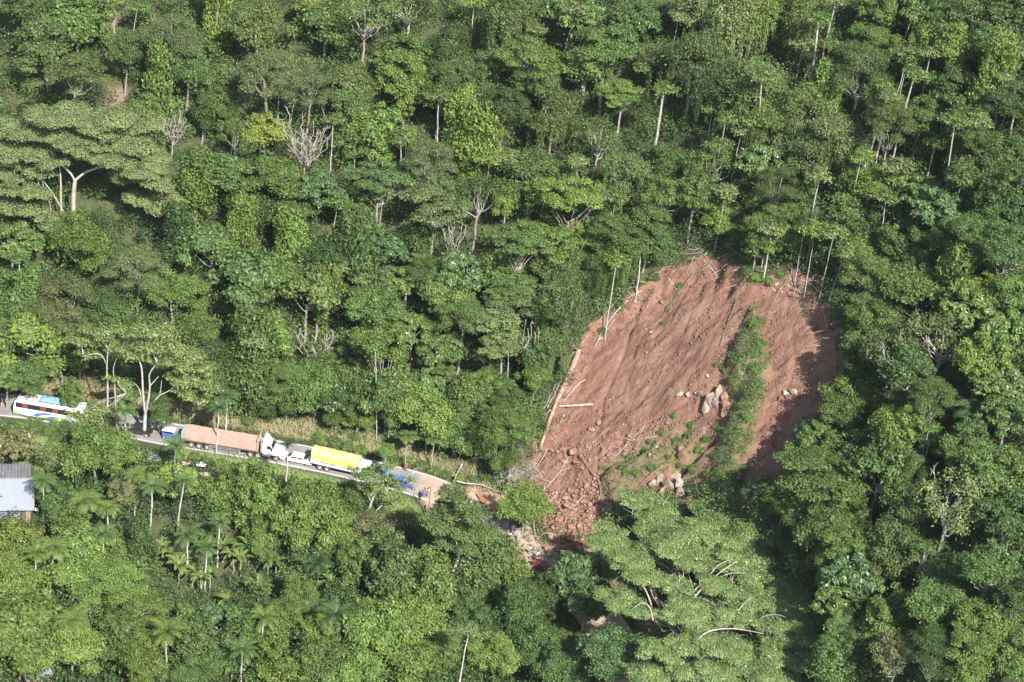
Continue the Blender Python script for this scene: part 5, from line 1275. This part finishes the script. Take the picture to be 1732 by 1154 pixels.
# semi trailer with bricks
e = put('semi_trailer_truck', 397, -1.7, 'long white nosed semi trailer truck carrying a load of pink bricks', 'truck')
MB().box(-8.0, 4.3, -1.25, 1.25, 1.15, 1.38).build('trailer_deck', M['steel'], e, .02)
MB().box(-7.6, 4.0, -.5, .5, .8, 1.15).build('chassis_beam', M['steel'], e)
MB().box(-8.35, -7.9, -1.27, 1.27, 1.1, 2.75).build('tailboard', M['board'], e, .03)
mb = MB(); mb.box(4.3, 4.42, -1.27, 1.27, 1.3, 3.5)
for y in (-1.2, -.6, 0, .6, 1.2): mb.box(4.42, 4.48, y - .05, y + .05, 1.3, 3.5)
mb.build('headboard', M['pinkboard'], e)
mb = MB()
for z in (.75, 1.0): mb.box(-3.6, 1.6, -1.24, -1.19, z, z + .05); mb.box(-3.6, 1.6, 1.19, 1.24, z, z + .05)
for x in (-3.5, -1.8, -.1, 1.5): mb.box(x, x + .06, -1.25, -1.18, .72, 1.15); mb.box(x, x + .06, 1.18, 1.25, .72, 1.15)
mb.build('side_guard', M['rim'], e)
for x in (-6.6, -5.3, -4.0):
    for s in (-1, 1): wheel(e, x, s * 1.0, .52, .5)
for x in (3.3, ):
    for s in (-1, 1): wheel(e, x, s * 1.0, .52, .5)
for s in (-1, 1): wheel(e, 7.5, s * 1.02, .52, .32); wheel(e, 4.55, s * 1.0, .52, .5)
MB().box(2.6, 8.6, -.45, .45, .65, 1.0).build('tractor_frame', M['steel'], e)
cabp = [(5.1, 1.05), (6.95, 1.05), (6.95, 2.1), (6.55, 2.85), (5.1, 2.85)]
MB().prism(cabp, -1.1, 1.1).build('cab', M['white'], e, .06)
MB().prism([(5.15, 2.86), (6.45, 2.86), (5.75, 3.75), (5.3, 3.85)], -1.0, 1.0).build('roof_fairing', M['white'], e, .08)
MB().prism([(6.97, .95), (8.75, .95), (8.8, 1.6), (8.5, 1.85), (6.97, 2.08)], -.82, .82).build('hood', M['white'], e, .1)
for s in (-1, 1):
    a, b_ = sorted((s * .83, s * 1.2)); MB().prism([(6.75, .95), (6.95, 1.25), (7.5, 1.42), (8.1, 1.25), (8.5, .8), (8.75, .8), (8.75, .55), (8.3, .6), (8.1, 1.0), (7.5, 1.12), (6.95, .95)], a, b_).build('front_fender', M['white'], e, .03)
    a, b_ = sorted((s * 1.08, s * 1.115)); MB().prism([(5.95, 2.0), (6.85, 2.0), (6.55, 2.65), (5.95, 2.65)], a, b_).build('side_window', M['glass'], e)
    MB().cyl((5.3, s * 1.0, .78), (6.6, s * 1.0, .78), .3, 14).build('fuel_tank', M['rim'], e)
    MB().box(8.72, 8.83, s * .6 - .14, s * .6 + .14, 1.1, 1.35).build('headlight', M['lamp'], e)
    MB().cyl((4.95, s * .95, 1.2), (4.95, s * .95, 3.5), .07, 8).build('exhaust_stack', M['rim'], e)
    MB().box(6.8, 6.95, s * 1.3 - .1, s * 1.3 + .1, 1.9, 2.4).build('mirror', M['black'], e)
MB().add([(6.99, -1.0, 2.12), (6.99, 1.0, 2.12), (6.62, 1.0, 2.8), (6.62, -1.0, 2.8)], [(0, 1, 2, 3)]).build('windscreen', M['glass'], e)
MB().box(8.7, 8.95, -1.15, 1.15, .45, .75).build('bumper', M['white'], e, .04)
ld = empty('brick_load', e.location, e.rotation_euler.z); tag(ld, 'stacked pink bricks filling the long semi trailer', 'bricks')
V = []; n = 40
mb = MB()
for k in range(24):
    x = -7.85 + k * .503
    for j in range(5):
        mb.box(x + .008, x + .495, -1.2 + j * .48 + .006, -1.2 + (j + 1) * .48 - .006, 1.385, 2.9 + rng.uniform(-.05, .06))
mb.build('brick_stack', M['brick'], ld)

def car(px, off, name, label, mat, L=4.1, H=1.48, W=1.7, rz=0, flip=False, pickup=False, py=None, stripe=None):
    e = put(name, px, off, label, 'pickup' if pickup else 'car', flip, rz=rz, py=py)
    h = L / 2
    if pickup:
        MB().prism([(-h, .45), (h, .45), (h, .85), (h - .15, 1.05), (h - 1.2, 1.12), (-h, 1.12)], -W/2, W/2).build('body', M[mat], e, .08)
        cp = [(h - 1.3, 1.11), (h - 1.95, 1.72), (-.55, 1.75), (-.75, 1.11)]
        mb = MB(); mb.box(-h + .1, -.85, -W/2 + .12, W/2 - .12, 1.122, 1.14); mb.build('bed_floor', M['steel'], e)
        mb = MB()
        for s in (-1, 1): mb.cyl((-1.0, s * .7, 1.12), (-1.25, s * .7, 1.85), .04, 6); mb.cyl((-1.0, s * .7, 1.12), (-2.2, s * .7, 1.3), .03, 6)
        mb.cyl((-1.25, -.7, 1.85), (-1.25, .7, 1.85), .04, 6); mb.build('roll_bar', M['rim'], e)
        gx = (-.6, h - 1.4)
    else:
        MB().prism([(-h, .4), (h, .38), (h, .72), (h - .25, .86), (h - 1.05, .98), (-h + .1, .98), (-h, .85)], -W/2, W/2).build('body', M[mat], e, .1)
        cp = [(h - 1.0, .97), (h - 1.75, H - .03), (-h + .75, H), (-h + .12, .97)]
        gx = (-h + .35, h - 1.2)
    MB().prism(cp, -W/2 + .12, W/2 - .12).build('cabin', M[mat], e, .09)
    z0 = cp[0][1] + .05; z1 = cp[1][1] - .12
    for s in (-1, 1):
        a, b_ = sorted((s * (W/2 - .13), s * (W/2 - .1)))
        mid = (gx[0] + gx[1]) / 2
        MB().prism([(gx[0] + .1, z0), (mid - .05, z0), (mid - .05, z1), (gx[0] + .4, z1)], a, b_).build('side_window', M['glass'], e)
        MB().prism([(mid + .05, z0), (gx[1] - .05, z0), (gx[1] - .55, z1), (mid + .05, z1)], a, b_).build('side_window', M['glass'], e)
        for x in (-h + .8, h - .8): wheel(e, x, s * (W/2 - .1), .32 if not pickup else .38, .22)
        MB().box(h - .05, h + .02, s * .6 - .15, s * .6 + .15, .62, .78).build('headlight', M['lamp'], e)
        MB().box(-h - .02, -h + .05, s * .65 - .12, s * .65 + .12, .65, .82).build('tail_lamp', M['redlamp'], e)
    q = W/2 - .22; d = .03
    MB().add([(cp[0][0] + d, -q, z0), (cp[0][0] + d, q, z0), (cp[1][0] + d + .06, q, z1 + .04), (cp[1][0] + d + .06, -q, z1 + .04)], [(0, 1, 2, 3)]).build('windscreen', M['glass'], e)
    MB().add([(cp[3][0] - d, -q, z0), (cp[3][0] - d, q, z0), (cp[2][0] - d - .06, q, z1 + .04), (cp[2][0] - d - .06, -q, z1 + .04)], [(0, 3, 2, 1)]).build('rear_window', M['glass'], e)
    return e
car(513, -1.7, 'hatchback_car', 'small white hatchback car between the brick truck and yellow tarpaulin truck', 'white', 4.1)
car(238, -1.5, 'pickup_truck', 'black pickup on the road behind the white forked roadside tree', 'black', 5.1, pickup=True)
car(806, -1.2, 'white_van', 'white car half hidden by leaves where the crowd stands on the mud', 'white', 4.2, 1.6)
car(938, -2.6, 'red_car', 'red car beyond the mud, beside the giant spreading tree', 'redp', 3.9, flip=True)

# cargo truck with yellow tarpaulin
e = put('cargo_truck', 585, -1.7, 'cargo truck with yellow tarpaulin arched over a white sided box, cab hidden by a tree', 'truck'); 
MB().box(-5.0, 4.9, -.45, .45, .65, .95).build('chassis_beam', M['steel'], e)
MB().box(-5.15, 2.6, -1.25, 1.25, .98, 1.12).build('bed_floor', M['steel'], e)
for s in (-1, 1):
    a, b_ = sorted((s * 1.2, s * 1.27)); MB().box(-5.15, 2.6, a, b_, 1.12, 1.95).build('side_panel', M['white'], e, .01)
    a, b_ = sorted((s * 1.265, s * 1.275)); 
    for x0, x1, z0, z1 in ((-3.9, -.2, 1.42, 1.5), (-3.6, -2.9, 1.58, 1.75), (-2.7, -2.1, 1.58, 1.75), (-1.9, -.9, 1.58, 1.75), (.3, 1.6, 1.5, 1.7)): MB().box(x0, x1, a, b_, z0, z1).build('side_marking', M['bluep'], e)
    for x in (-3.6, -2.4, 3.7): wheel(e, x, s * 1.02, .5, .42 if x < 0 else .3)
    MB().box(4.88, 4.96, s * .85 - .14, s * .85 + .14, .85, 1.05).build('headlight', M['lamp'], e)
MB().box(-5.2, -5.13, -1.25, 1.25, 1.12, 1.95).build('tailgate', M['white'], e)
n = 22; V = []; prof = [(-1.3, 1.75), (-1.3, 2.75), (-1.12, 3.15), (-.6, 3.4), (0, 3.5), (.6, 3.4), (1.12, 3.15), (1.3, 2.75), (1.3, 1.75)]
for i in range(n + 1):
    for y, z in prof: V.append((-5.17 + i * 7.8 / n, y * (1 + .008 * rng.normal()), z + (0.05 * math.cos(i * math.pi * 2 / 4.4) + .02 * rng.normal() if z > 2 else 0)))
k = len(prof); F = [(i * k + j, i * k + j + 1, (i + 1) * k + j + 1, (i + 1) * k + j) for i in range(n) for j in range(k - 1)] + [tuple(range(k))[::-1], tuple(n * k + q for q in range(k))]
MB().add(V, F).build('tarpaulin', M['tarpyellow'], e)
MB().prism([(2.75, .9), (4.85, .9), (4.9, 1.7), (4.5, 2.55), (2.8, 2.6)], -1.1, 1.1).build('cab', M['white'], e, .1)
MB().add([(4.92, -.95, 1.72), (4.92, .95, 1.72), (4.58, .95, 2.45), (4.58, -.95, 2.45)], [(0, 1, 2, 3)]).build('windscreen', M['glass'], e)
for s in (-1, 1):
    a, b_ = sorted((s * 1.09, s * 1.115)); MB().prism([(3.4, 1.7), (4.6, 1.7), (4.35, 2.35), (3.4, 2.35)], a, b_).build('side_window', M['glass'], e)

def mototaxi(px, off, label, roof, body, rz=0.0):
    e = put('mototaxi', px, off, label, 'mototaxi', rz=rz, group=None)
    MB().prism([(-1.3, .35), (.2, .35), (.3, .75), (-1.3, .8)], -.62, .62).build('passenger_tub', M[body], e, .05)
    MB().prism([(-1.25, .85), (-1.05, .85), (-1.15, 1.55), (-1.3, 1.55)], -.58, .58).build('backrest', M[body], e, .03)
    mb = MB()
    for x, y in ((-1.25, -.6), (-1.25, .6), (.2, -.55), (.2, .55)): mb.cyl((x, y, .7), (x, y, 1.72), .025, 6)
    mb.build('canopy_frame', M['steel'], e)
    MB().prism([(-1.45, 1.6), (-1.3, 1.78), (.6, 1.82), (.75, 1.7), (.6, 1.7), (-1.3, 1.68)], -.68, .68).build('canopy', M[roof], e, .02)
    mb = MB(); mb.cyl((.2, 0, .55), (1.15, 0, .75), .12, 8); mb.box(.35, .95, -.13, .13, .72, .92); mb.cyl((1.2, 0, .3), (1.0, 0, 1.05), .04, 6); mb.cyl((1.0, -.33, 1.08), (1.0, .33, 1.08), .025, 6); mb.build('motorcycle_front', M[body], e)
    wheel(e, 1.25, 0.0, .3, .12); wheel(e, -.95, .6, .27, .14); wheel(e, -.95, -.6, .27, .14); return e
mototaxi(694, -2.0, 'blue mototaxi nearest to the open asphalt, end of the vehicle queue', 'bluep', 'bluep')
mototaxi(672, -2.3, 'blue mototaxi with dark body behind the first one, under tree branches', 'bluep', 'black')
mototaxi(652, -1.2, 'blue mototaxi directly in front of the yellow tarpaulin truck cab', 'bluep', 'bluep')
mototaxi(292, -1.2, 'mototaxi with flat white roof and blue body behind the brick trailer', 'tarpwhite', 'bluep')

def moto(px, py, label, rz=0):
    e = put('motorcycle', px, 0, label, 'motorcycle', py=py, rz=rz)
    mb = MB(); mb.box(-.35, .3, -.12, .12, .5, .72); mb.cyl((.25, 0, .7), (.65, 0, .3), .05, 6); mb.cyl((-.3, 0, .5), (-.65, 0, .3), .05, 6); mb.box(-.2, .2, -.13, .13, .25, .5); mb.build('frame', M['black'], e)
    MB().box(-.7, .05, -.12, .12, .74, .84).build('seat', M['black'], e, .03); MB().box(.02, .4, -.15, .15, .72, .95).build('fuel_tank', M['redp'], e, .04)
    MB().cyl((.42, -.35, 1.05), (.42, .35, 1.05), .02, 6).build('handlebar', M['steel'], e)
    wheel(e, .68, 0, .3, .1); wheel(e, -.68, 0, .3, .1); return e
moto(750, 834, 'dark motorcycle parked on the last clear asphalt, man in white beside it', 1.4)
moto(903, 950, 'dark motorcycle on the mud near the concrete pole foot', 0.3)
moto(712, 842, 'dark motorcycle at the lower road edge beside two standing people', 1.9)

# ------------------------------------------------------------ people
dg = bpy.context.evaluated_depsgraph_get
def skin_mesh(name, verts, edges, radii, sub=1):
    me = bpy.data.meshes.new(name); me.from_pydata(verts, edges, []); o = bpy.data.objects.new(name, me); COL.objects.link(o)
    md = o.modifiers.new('skin', 'SKIN'); md.use_smooth_shade = True
    sv = me.skin_vertices[0].data if me.skin_vertices else None
    if sv is None:
        bm = bmesh.new(); bm.from_mesh(me); bm.verts.layers.skin.verify(); bm.to_mesh(me); bm.free(); sv = me.skin_vertices[0].data
    for i, r in enumerate(radii): sv[i].radius = (r, r) if not isinstance(r, tuple) else r
    sv[0].use_root = True
    s = o.modifiers.new('sub', 'SUBSURF'); s.levels = sub; s.render_levels = sub
    bpy.context.view_layer.update(); out = bpy.data.meshes.new_from_object(o.evaluated_get(bpy.context.evaluated_depsgraph_get()))
    bpy.data.objects.remove(o); out.name = name; return out
def pose(kind):
    J = dict(pel=(0, 0, .95), ches=(0.02, 0, 1.28), nec=(.02, 0, 1.48), jaw=(.04, 0, 1.58), head=(.03, 0, 1.68), top=(.02, 0, 1.76), nose=(.13, 0, 1.655))
    for s, n in ((1, 'l'), (-1, 'r')):
        st = .14 if kind == 'walk' else .03
        J['hip' + n] = (0, s * .1, .9); J['kne' + n] = (.04 + s * st, s * .12, .5); J['ank' + n] = (s * st * 1.2 - .02, s * .13, .08); J['toe' + n] = (s * st * 1.2 + .17, s * .15, .03)
        J['sho' + n] = (.01, s * .19, 1.42)
        if kind == 'hips': J['elb' + n] = (-.08, s * .4, 1.2); J['wri' + n] = (.08, s * .24, 1.02); hd = (.6, -s * .5, -.3)
        elif kind == 'point' and s < 0: J['elb' + n] = (.22, s * .28, 1.3); J['wri' + n] = (.46, s * .26, 1.42); hd = (1, 0, .2)
        else: J['elb' + n] = (-.03 - s * st * .3, s * .26, 1.14); J['wri' + n] = (.06 - s * st, s * .26, .9); hd = (.2, 0, -1)
        w = np.array(J['wri' + n]); h = unit(np.array(hd, float)); J['pal' + n] = tuple(w + h * .07)
        side = unit(np.cross(h, [0, s, 0.05])); 
        for f in range(4):
            q = w + h * (.1) + side * (f - 1.5) * .02; J[f'f{f}a' + n] = tuple(q); J[f'f{f}b' + n] = tuple(q + h * (.035 + .005 * (f in (1, 2))) + np.array([0, -s * .012, 0])); J[f'f{f}c' + n] = tuple(q + h * (.06 + .01 * (f in (1, 2))) + np.array([0, -s * .03, 0]))
        J['tha' + n] = tuple(w + h * .05 + side * .045); J['thb' + n] = tuple(w + h * .085 + side * .055)
    return J
BE = [('pel','ches'),('ches','nec'),('nec','jaw'),('jaw','head'),('head','top'),('head','nose')]
for n in 'lr': BE += [('pel','hip'+n),('hip'+n,'kne'+n),('kne'+n,'ank'+n),('ank'+n,'toe'+n),('ches','sho'+n),('sho'+n,'elb'+n),('elb'+n,'wri'+n),('wri'+n,'pal'+n),('wri'+n,'tha'+n),('tha'+n,'thb'+n)] + [x for f in range(4) for x in (('pal'+n,f'f{f}a'+n),(f'f{f}a'+n,f'f{f}b'+n),(f'f{f}b'+n,f'f{f}c'+n))]
RADS = dict(pel=.13, ches=.14, nec=.055, jaw=.07, head=.095, top=.06, nose=.02, hip=.095, kne=.06, ank=.042, toe=.035, sho=.065, elb=.043, wri=.028, pal=.03)
def rad(j, k=1.0, add=0.0):
    b_ = j if j in RADS else j[:3]
    return (RADS.get(b_, .009 if j[0] == 'f' or j[:2] == 'th' else .05)) * k + add
def part_mesh(name, J, edges, add, over=None):
    js = []; 
    for a, b_ in edges:
        for q in (a, b_):
            if q not in js: js.append(q)
    return skin_mesh(name, [J[j] for j in js], [(js.index(a), js.index(b_)) for a, b_ in edges], [(over or {}).get(j, rad(j, 1, add)) for j in js])
PEOPLE = {}
for kd in ('stand', 'walk', 'hips', 'point'):
    J = pose(kd)
    body = part_mesh('body', J, BE, 0)
    J['hem'] = (0, 0, .98); J['colr'] = (.02, 0, 1.42)
    shirt = part_mesh('shirt', J, [('ches', 'hem'), ('ches', 'colr')] + [e_ for n in 'lr' for e_ in (('ches', 'sho' + n), ('sho' + n, 'elb' + n))], .022, {'hem': .16, 'colr': .1})
    trou = part_mesh('trousers', J, [('pel', 'hip' + n) for n in 'lr'] + [e_ for n in 'lr' for e_ in (('hip' + n, 'kne' + n), ('kne' + n, 'ank' + n))], .018)
    J['hb'] = (-.03, 0, 1.7); J['hb2'] = (-.05, 0, 1.63); J['hb3'] = (.01, 0, 1.755)
    hair = part_mesh('hair', J, [('hb', 'hb2'), ('hb', 'hb3')], 0, {'hb': .098, 'hb2': .08, 'hb3': .075})
    PEOPLE[kd] = (body, shirt, trou, hair)
M['skin'] = paint('skin', (0.3, 0.16, 0.1), 0.55, 0.05)
CL = {k: paint(k + '_cloth', c, 0.85, 0.1) for k, c in dict(white=(.75, .75, .73), blue=(.06, .13, .4), lightblue=(.35, .48, .7), red=(.5, .05, .04), black=(.02, .02, .025), green=(.04, .12, .09), grey=(.25, .25, .27), orange=(.7, .16, .04), pink=(.65, .45, .42), navy=(.03, .05, .14), jeans=(.1, .16, .3), hair=(.012, .01, .009)).items()}
def person(x, y, kd, shirt, trou, label, rz=0.0, hair='hair', hatname='hair'):
    b = at(x, y, 0.0); d, s = road_dist(np.array([b.x]), np.array([b.y]))
    if abs(d[0]) < 3.5: b = on_plane(x, y, 0.035)
    e = empty('person', b, rz); tag(e, label, 'person', 'people at the road and mudslide')
    for me, mt, nm in zip(PEOPLE[kd], (M['skin'], CL[shirt], CL[trou], CL[hair]), ('body', 'shirt', 'trousers', hatname)):
        o = link(nm, me if len(me.materials) == 0 else me, None, e)
        if len(me.materials) == 0: me.materials.append(mt)
        o.material_slots[0].link = 'OBJECT'; o.material_slots[0].material = mt
    return e
for a in ((717,841,'stand','blue','jeans','person in blue shirt at the lower road edge by the motorcycle',-1.2),(723,840,'hips','pink','grey','person in pale pink shirt right beside the one in blue shirt',-2.6),
          (718,870,'stand','grey','black','person in dark clothes below the road edge, left of a thin wooden pole',.6),(734,869,'hips','black','navy','person in black below the road edge, right of a thin wooden pole',2.0),
          (753,833,'walk','white','black','man in white shirt beside the motorcycle on the asphalt',2.6,'white','helmet'),(672,857,'stand','green','jeans','person in dark green shirt on the grass below the blue mototaxis',1.1),
          (686,797,'stand','red','green','person in red shirt standing behind the blue mototaxis',-1.5),(829,880,'stand','white','blue','person in white shirt and blue trousers, left end of the crowd',.3),
          (836,880,'walk','navy','black','person in navy walking next to the left end of the crowd',.9),(842,878,'hips','lightblue','grey','person in light blue shirt in the middle of the crowd',-1.4),
          (848,890,'stand','blue','jeans','person in blue shirt at the lower side of the crowd',2.2),(858,879,'point','white','grey','person in white pointing at the orange boards',2.9),(862,893,'stand','black','black','person all in black at right end of the crowd',-.5),
          (861,915,'walk','white','black','person in white shirt and black trousers walking alone on mud',.8),(867,902,'hips','white','blue','person in white with blue cap by the concrete pole top',-1.1,'blue','cap'),(872,899,'stand','blue','navy','person in blue right behind the one with a blue cap',.2),
          (895,938,'stand','white','grey','person in white right of the concrete pole foot',-1.9),(883,938,'point','white','jeans','person in white at the end of the lower orange board',.4),(909,947,'hips','white','navy','person in white leaning by the dark motorcycle',2.6),
          (926,976,'stand','black','black','person in black beside the red car',.1),(901,979,'walk','grey','grey','person in grey in tree shade below the mud',1.6),(597,1016,'stand','orange','grey','person in orange shirt on a shaded path in the garden below',.9),
          (818,866,'point','white','white','person in white beside the half hidden white car',1.2)):
    person(*a)

# ------------------------------------------------------------ poles, boards, slabs, house
def pole(x0, y0, x1, y1, r, mat, label, cross=True):
    b = at(x1, y1, 0); top = on_depth(x0, y0, b.y); e = empty('utility_pole', b); tag(e, label, 'pole')
    H = top.z - b.z; mb = MB(); mb.cyl((0, 0, -1), (top.x - b.x, 0, H), r, 10, r * .7); mb.build('shaft', M[mat], e)
    if cross: MB().box(-.6, .6, -.05, .05, H - .55, H - .43).build('crossarm', M[mat], e)
    for s in (-.5, .5):
        if cross: MB().cyl((s, 0, H - .43), (s, 0, H - .28), .05, 8).build('insulator', M['white'], e)
    return e
pole(729, 822, 723, 882, .11, 'polewood', 'thin brown wooden pole at the muddy lower road edge', False)
pole(878, 902, 870, 940, .26, 'pole', 'short thick grey concrete pole on the mud between people')
def board(x0, y0, x1, y1, w, t, label):
    a = at(x0, y0, .5); b_ = at(x1, y1, .5); d = b_ - a; mb = MB(); L = d.length; n = 4
    e = empty('orange_board', a, math.atan2(d.y, d.x)); e.rotation_euler.y = -math.asin(d.z / L); tag(e, label, 'board', 'orange boards along the muddy road')
    for i in range(n):
        o = rng.uniform(-.3, .3); MB().box(o, L + o * .7, -w / 2 + i * w / n + .02, -w / 2 + (i + 1) * w / n - .02, -.02 + i % 2 * .05, t + i % 2 * .05).build('plank', M['orange'], e, .01)
board(819, 847, 838, 862, 1.3, .12, 'upper left orange board, from the torn bank towards the crowd'); board(838, 861, 855, 878, .9, .12, 'orange board running behind the crowd')
board(812, 836, 819, 846, 1.1, .1, 'short pale orange board at top of the row'); board(842, 908, 864, 924, .9, .12, 'orange board edge below the lone walking person'); board(864, 924, 884, 936, .8, .12, 'lowest orange board ending at the concrete pole')
def slab(x, y, L, W, tx, ty, rz, label, mat='slab'):
    b = at(x, y, .3); e = MB().box(-L/2, L/2, -W/2, W/2, -.12, .12).build('concrete_slab', M[mat], None, .02); e.location = b; e.rotation_euler = (tx, ty, rz); tag(e, label, 'slab'); return e
slab(350, 808, 2.4, 1.8, .5, .2, .5, 'pale concrete slab tilted in the bushes below the brick trailer')
slab(371, 800, 2.8, 1.6, .25, .1, -.2, 'darker concrete slab lying right of the pale tilted one')
slab(322, 785, 2.6, .7, .3, 0, .1, 'narrow reddish wall remnant left of the white sheet', 'pinkboard'); slab(391, 797, .8, .8, .3, 0, .2, 'small broken concrete piece right of the darker slab', 'pinkboard')
V = [(i * .25 - .75, j * .3 - .6, .25 * rng.uniform(0, 1) + .4 * math.exp(-((i - 3) ** 2 + (j - 2) ** 2) / 5)) for j in range(5) for i in range(7)]
o = MB().add(V, [(j * 7 + i, j * 7 + i + 1, (j + 1) * 7 + i + 1, (j + 1) * 7 + i) for j in range(4) for i in range(6)]).build('plastic_sheet', M['tarpwhite']); o.location = at(340, 788, .6); tag(o, 'crumpled white plastic sheet in bushes below the brick trailer', 'sheet')

def metal(name, c1, c2, sc_):
    m, nt, b = mat_new(name); tc = N(nt, 'ShaderNodeTexCoord'); mp_ = N(nt, 'ShaderNodeVectorMath', operation='MULTIPLY'); mp_.inputs[1].default_value = (1.2, .12, .2); nt.links.new(tc.outputs['Object'], mp_.inputs[0])
    n = noise(nt, 2.0, 6, .7, mp_.outputs[0]); nt.links.new(ramp(nt, n, [(.35, c1), (.7, c2)]), b.inputs['Base Color']); b.inputs['Metallic'].default_value = 0.35; b.inputs['Roughness'].default_value = sc_; return m
M['zinc_dull'] = metal('weathered_corrugated_zinc', (.2, .2, .2), (.38, .38, .39), .6)
M['zinc_blue'] = metal('bluish_zinc_sheet', (.3, .32, .345), (.34, .355, .375), .6)
M['mudwall'] = paint('reddish_board_wall', (.3, .19, .14), .9, .4)
M['interior'] = paint('dark_board', (.1, .09, .08), .9, .3)
def corrugated(x0, x1, ya, za, yb, zb, pitch=.25, amp=.035):
    n = int((x1 - x0) / (pitch / 4)); V = []; 
    for i in range(n + 1):
        x = x0 + (x1 - x0) * i / n; d = amp * math.sin(2 * math.pi * (x - x0) / pitch)
        for dz in (0, -.02): V += [(x, ya, za + d + dz), (x, yb, zb + d + dz)]
    F = []
    for i in range(n):
        a = i * 4; b_ = a + 4; F += [(a, b_, b_ + 1, a + 1), (a + 2, a + 3, b_ + 3, b_ + 2), (a, a + 2, b_ + 2, b_), (a + 1, b_ + 1, b_ + 3, a + 3)]
    return MB().add(V, F)
c = at(57, 863, 3.0); rzh = math.radians(14)
e = empty('metal_roofed_house', (c.x, c.y, c.z - 3.0), rzh); tag(e, 'simple house with bluish grey corrugated metal roof at the left edge below the road', 'house')
rf = corrugated(-14, 0.1, -.05, 2.98, 6.0, 4.9, .3, .012).build('roof', M['zinc_blue'], e)
corrugated(-14, -.45, 6.0, 4.95, 13.0, 3.0, .5, .07).build('roof', M['zinc_dull'], e)
MB().box(-14, .1, 5.85, 6.15, 4.93, 5.0).build('ridge_cap', M['zinc_dull'], rf)
corrugated(-13.4, -2.1, .62, -.5, .6, 2.75, .3, .02).build('front_wall', M['zinc_blue'], e)
MB().box(-2.1, -1.2, .7, .8, -.5, 2.8).build('door', M['interior'], e); MB().box(-1.2, -.5, .6, .75, -.5, 2.8).build('corner_post', M['mudwall'], e)
MB().prismx([(.75, -.5), (12.4, -.5), (12.4, 2.95), (6.0, 4.75), (.75, 2.95)], -.65, -.5).build('side_wall', M['mudwall'], e)
MB().box(-13.4, -.5, 12.3, 12.45, -.8, 2.9).build('back_wall', M['mudwall'], e)
MB().box(.2, .7, 1.2, 1.6, 2.0, 2.3).build('white_box', M['white'], e)
c = at(62, 1132, 2.4); e = empty('metal_roofed_shed', (c.x, c.y, c.z - 2.4), rzh + .2); tag(e, 'small bluish metal roof of a shed peeking through trees at bottom left', 'shed')
corrugated(-2.0, 2.0, -2.0, 2.3, 1.6, 2.9, .3, .02).build('roof', M['zinc_blue'], e); MB().box(-1.8, 1.8, -1.8, -1.7, -.5, 2.25).build('wall', M['mudwall'], e); MB().box(-1.8, 1.8, 1.3, 1.4, -.5, 2.7).build('wall', M['mudwall'], e)
resolve_labels()

# thin air between the camera and the hillside
hz = MB().box(-300, 300, -420, 330, -60, 330).build('haze', None); hz['kind'] = 'stuff'; hz['label'] = 'thin pale air over the valley'
m = bpy.data.materials.new('haze_air'); m.use_nodes = True; nt = m.node_tree; nt.nodes.remove(nt.nodes['Principled BSDF'])
pv = nt.nodes.new('ShaderNodeVolumePrincipled'); pv.inputs['Density'].default_value = 0.00004; pv.inputs['Color'].default_value = (0.9, 0.93, 0.95, 1); pv.inputs['Anisotropy'].default_value = 0.2
nt.links.new(pv.outputs[0], nt.nodes['Material Output'].inputs['Volume']); hz.data.materials.append(m)
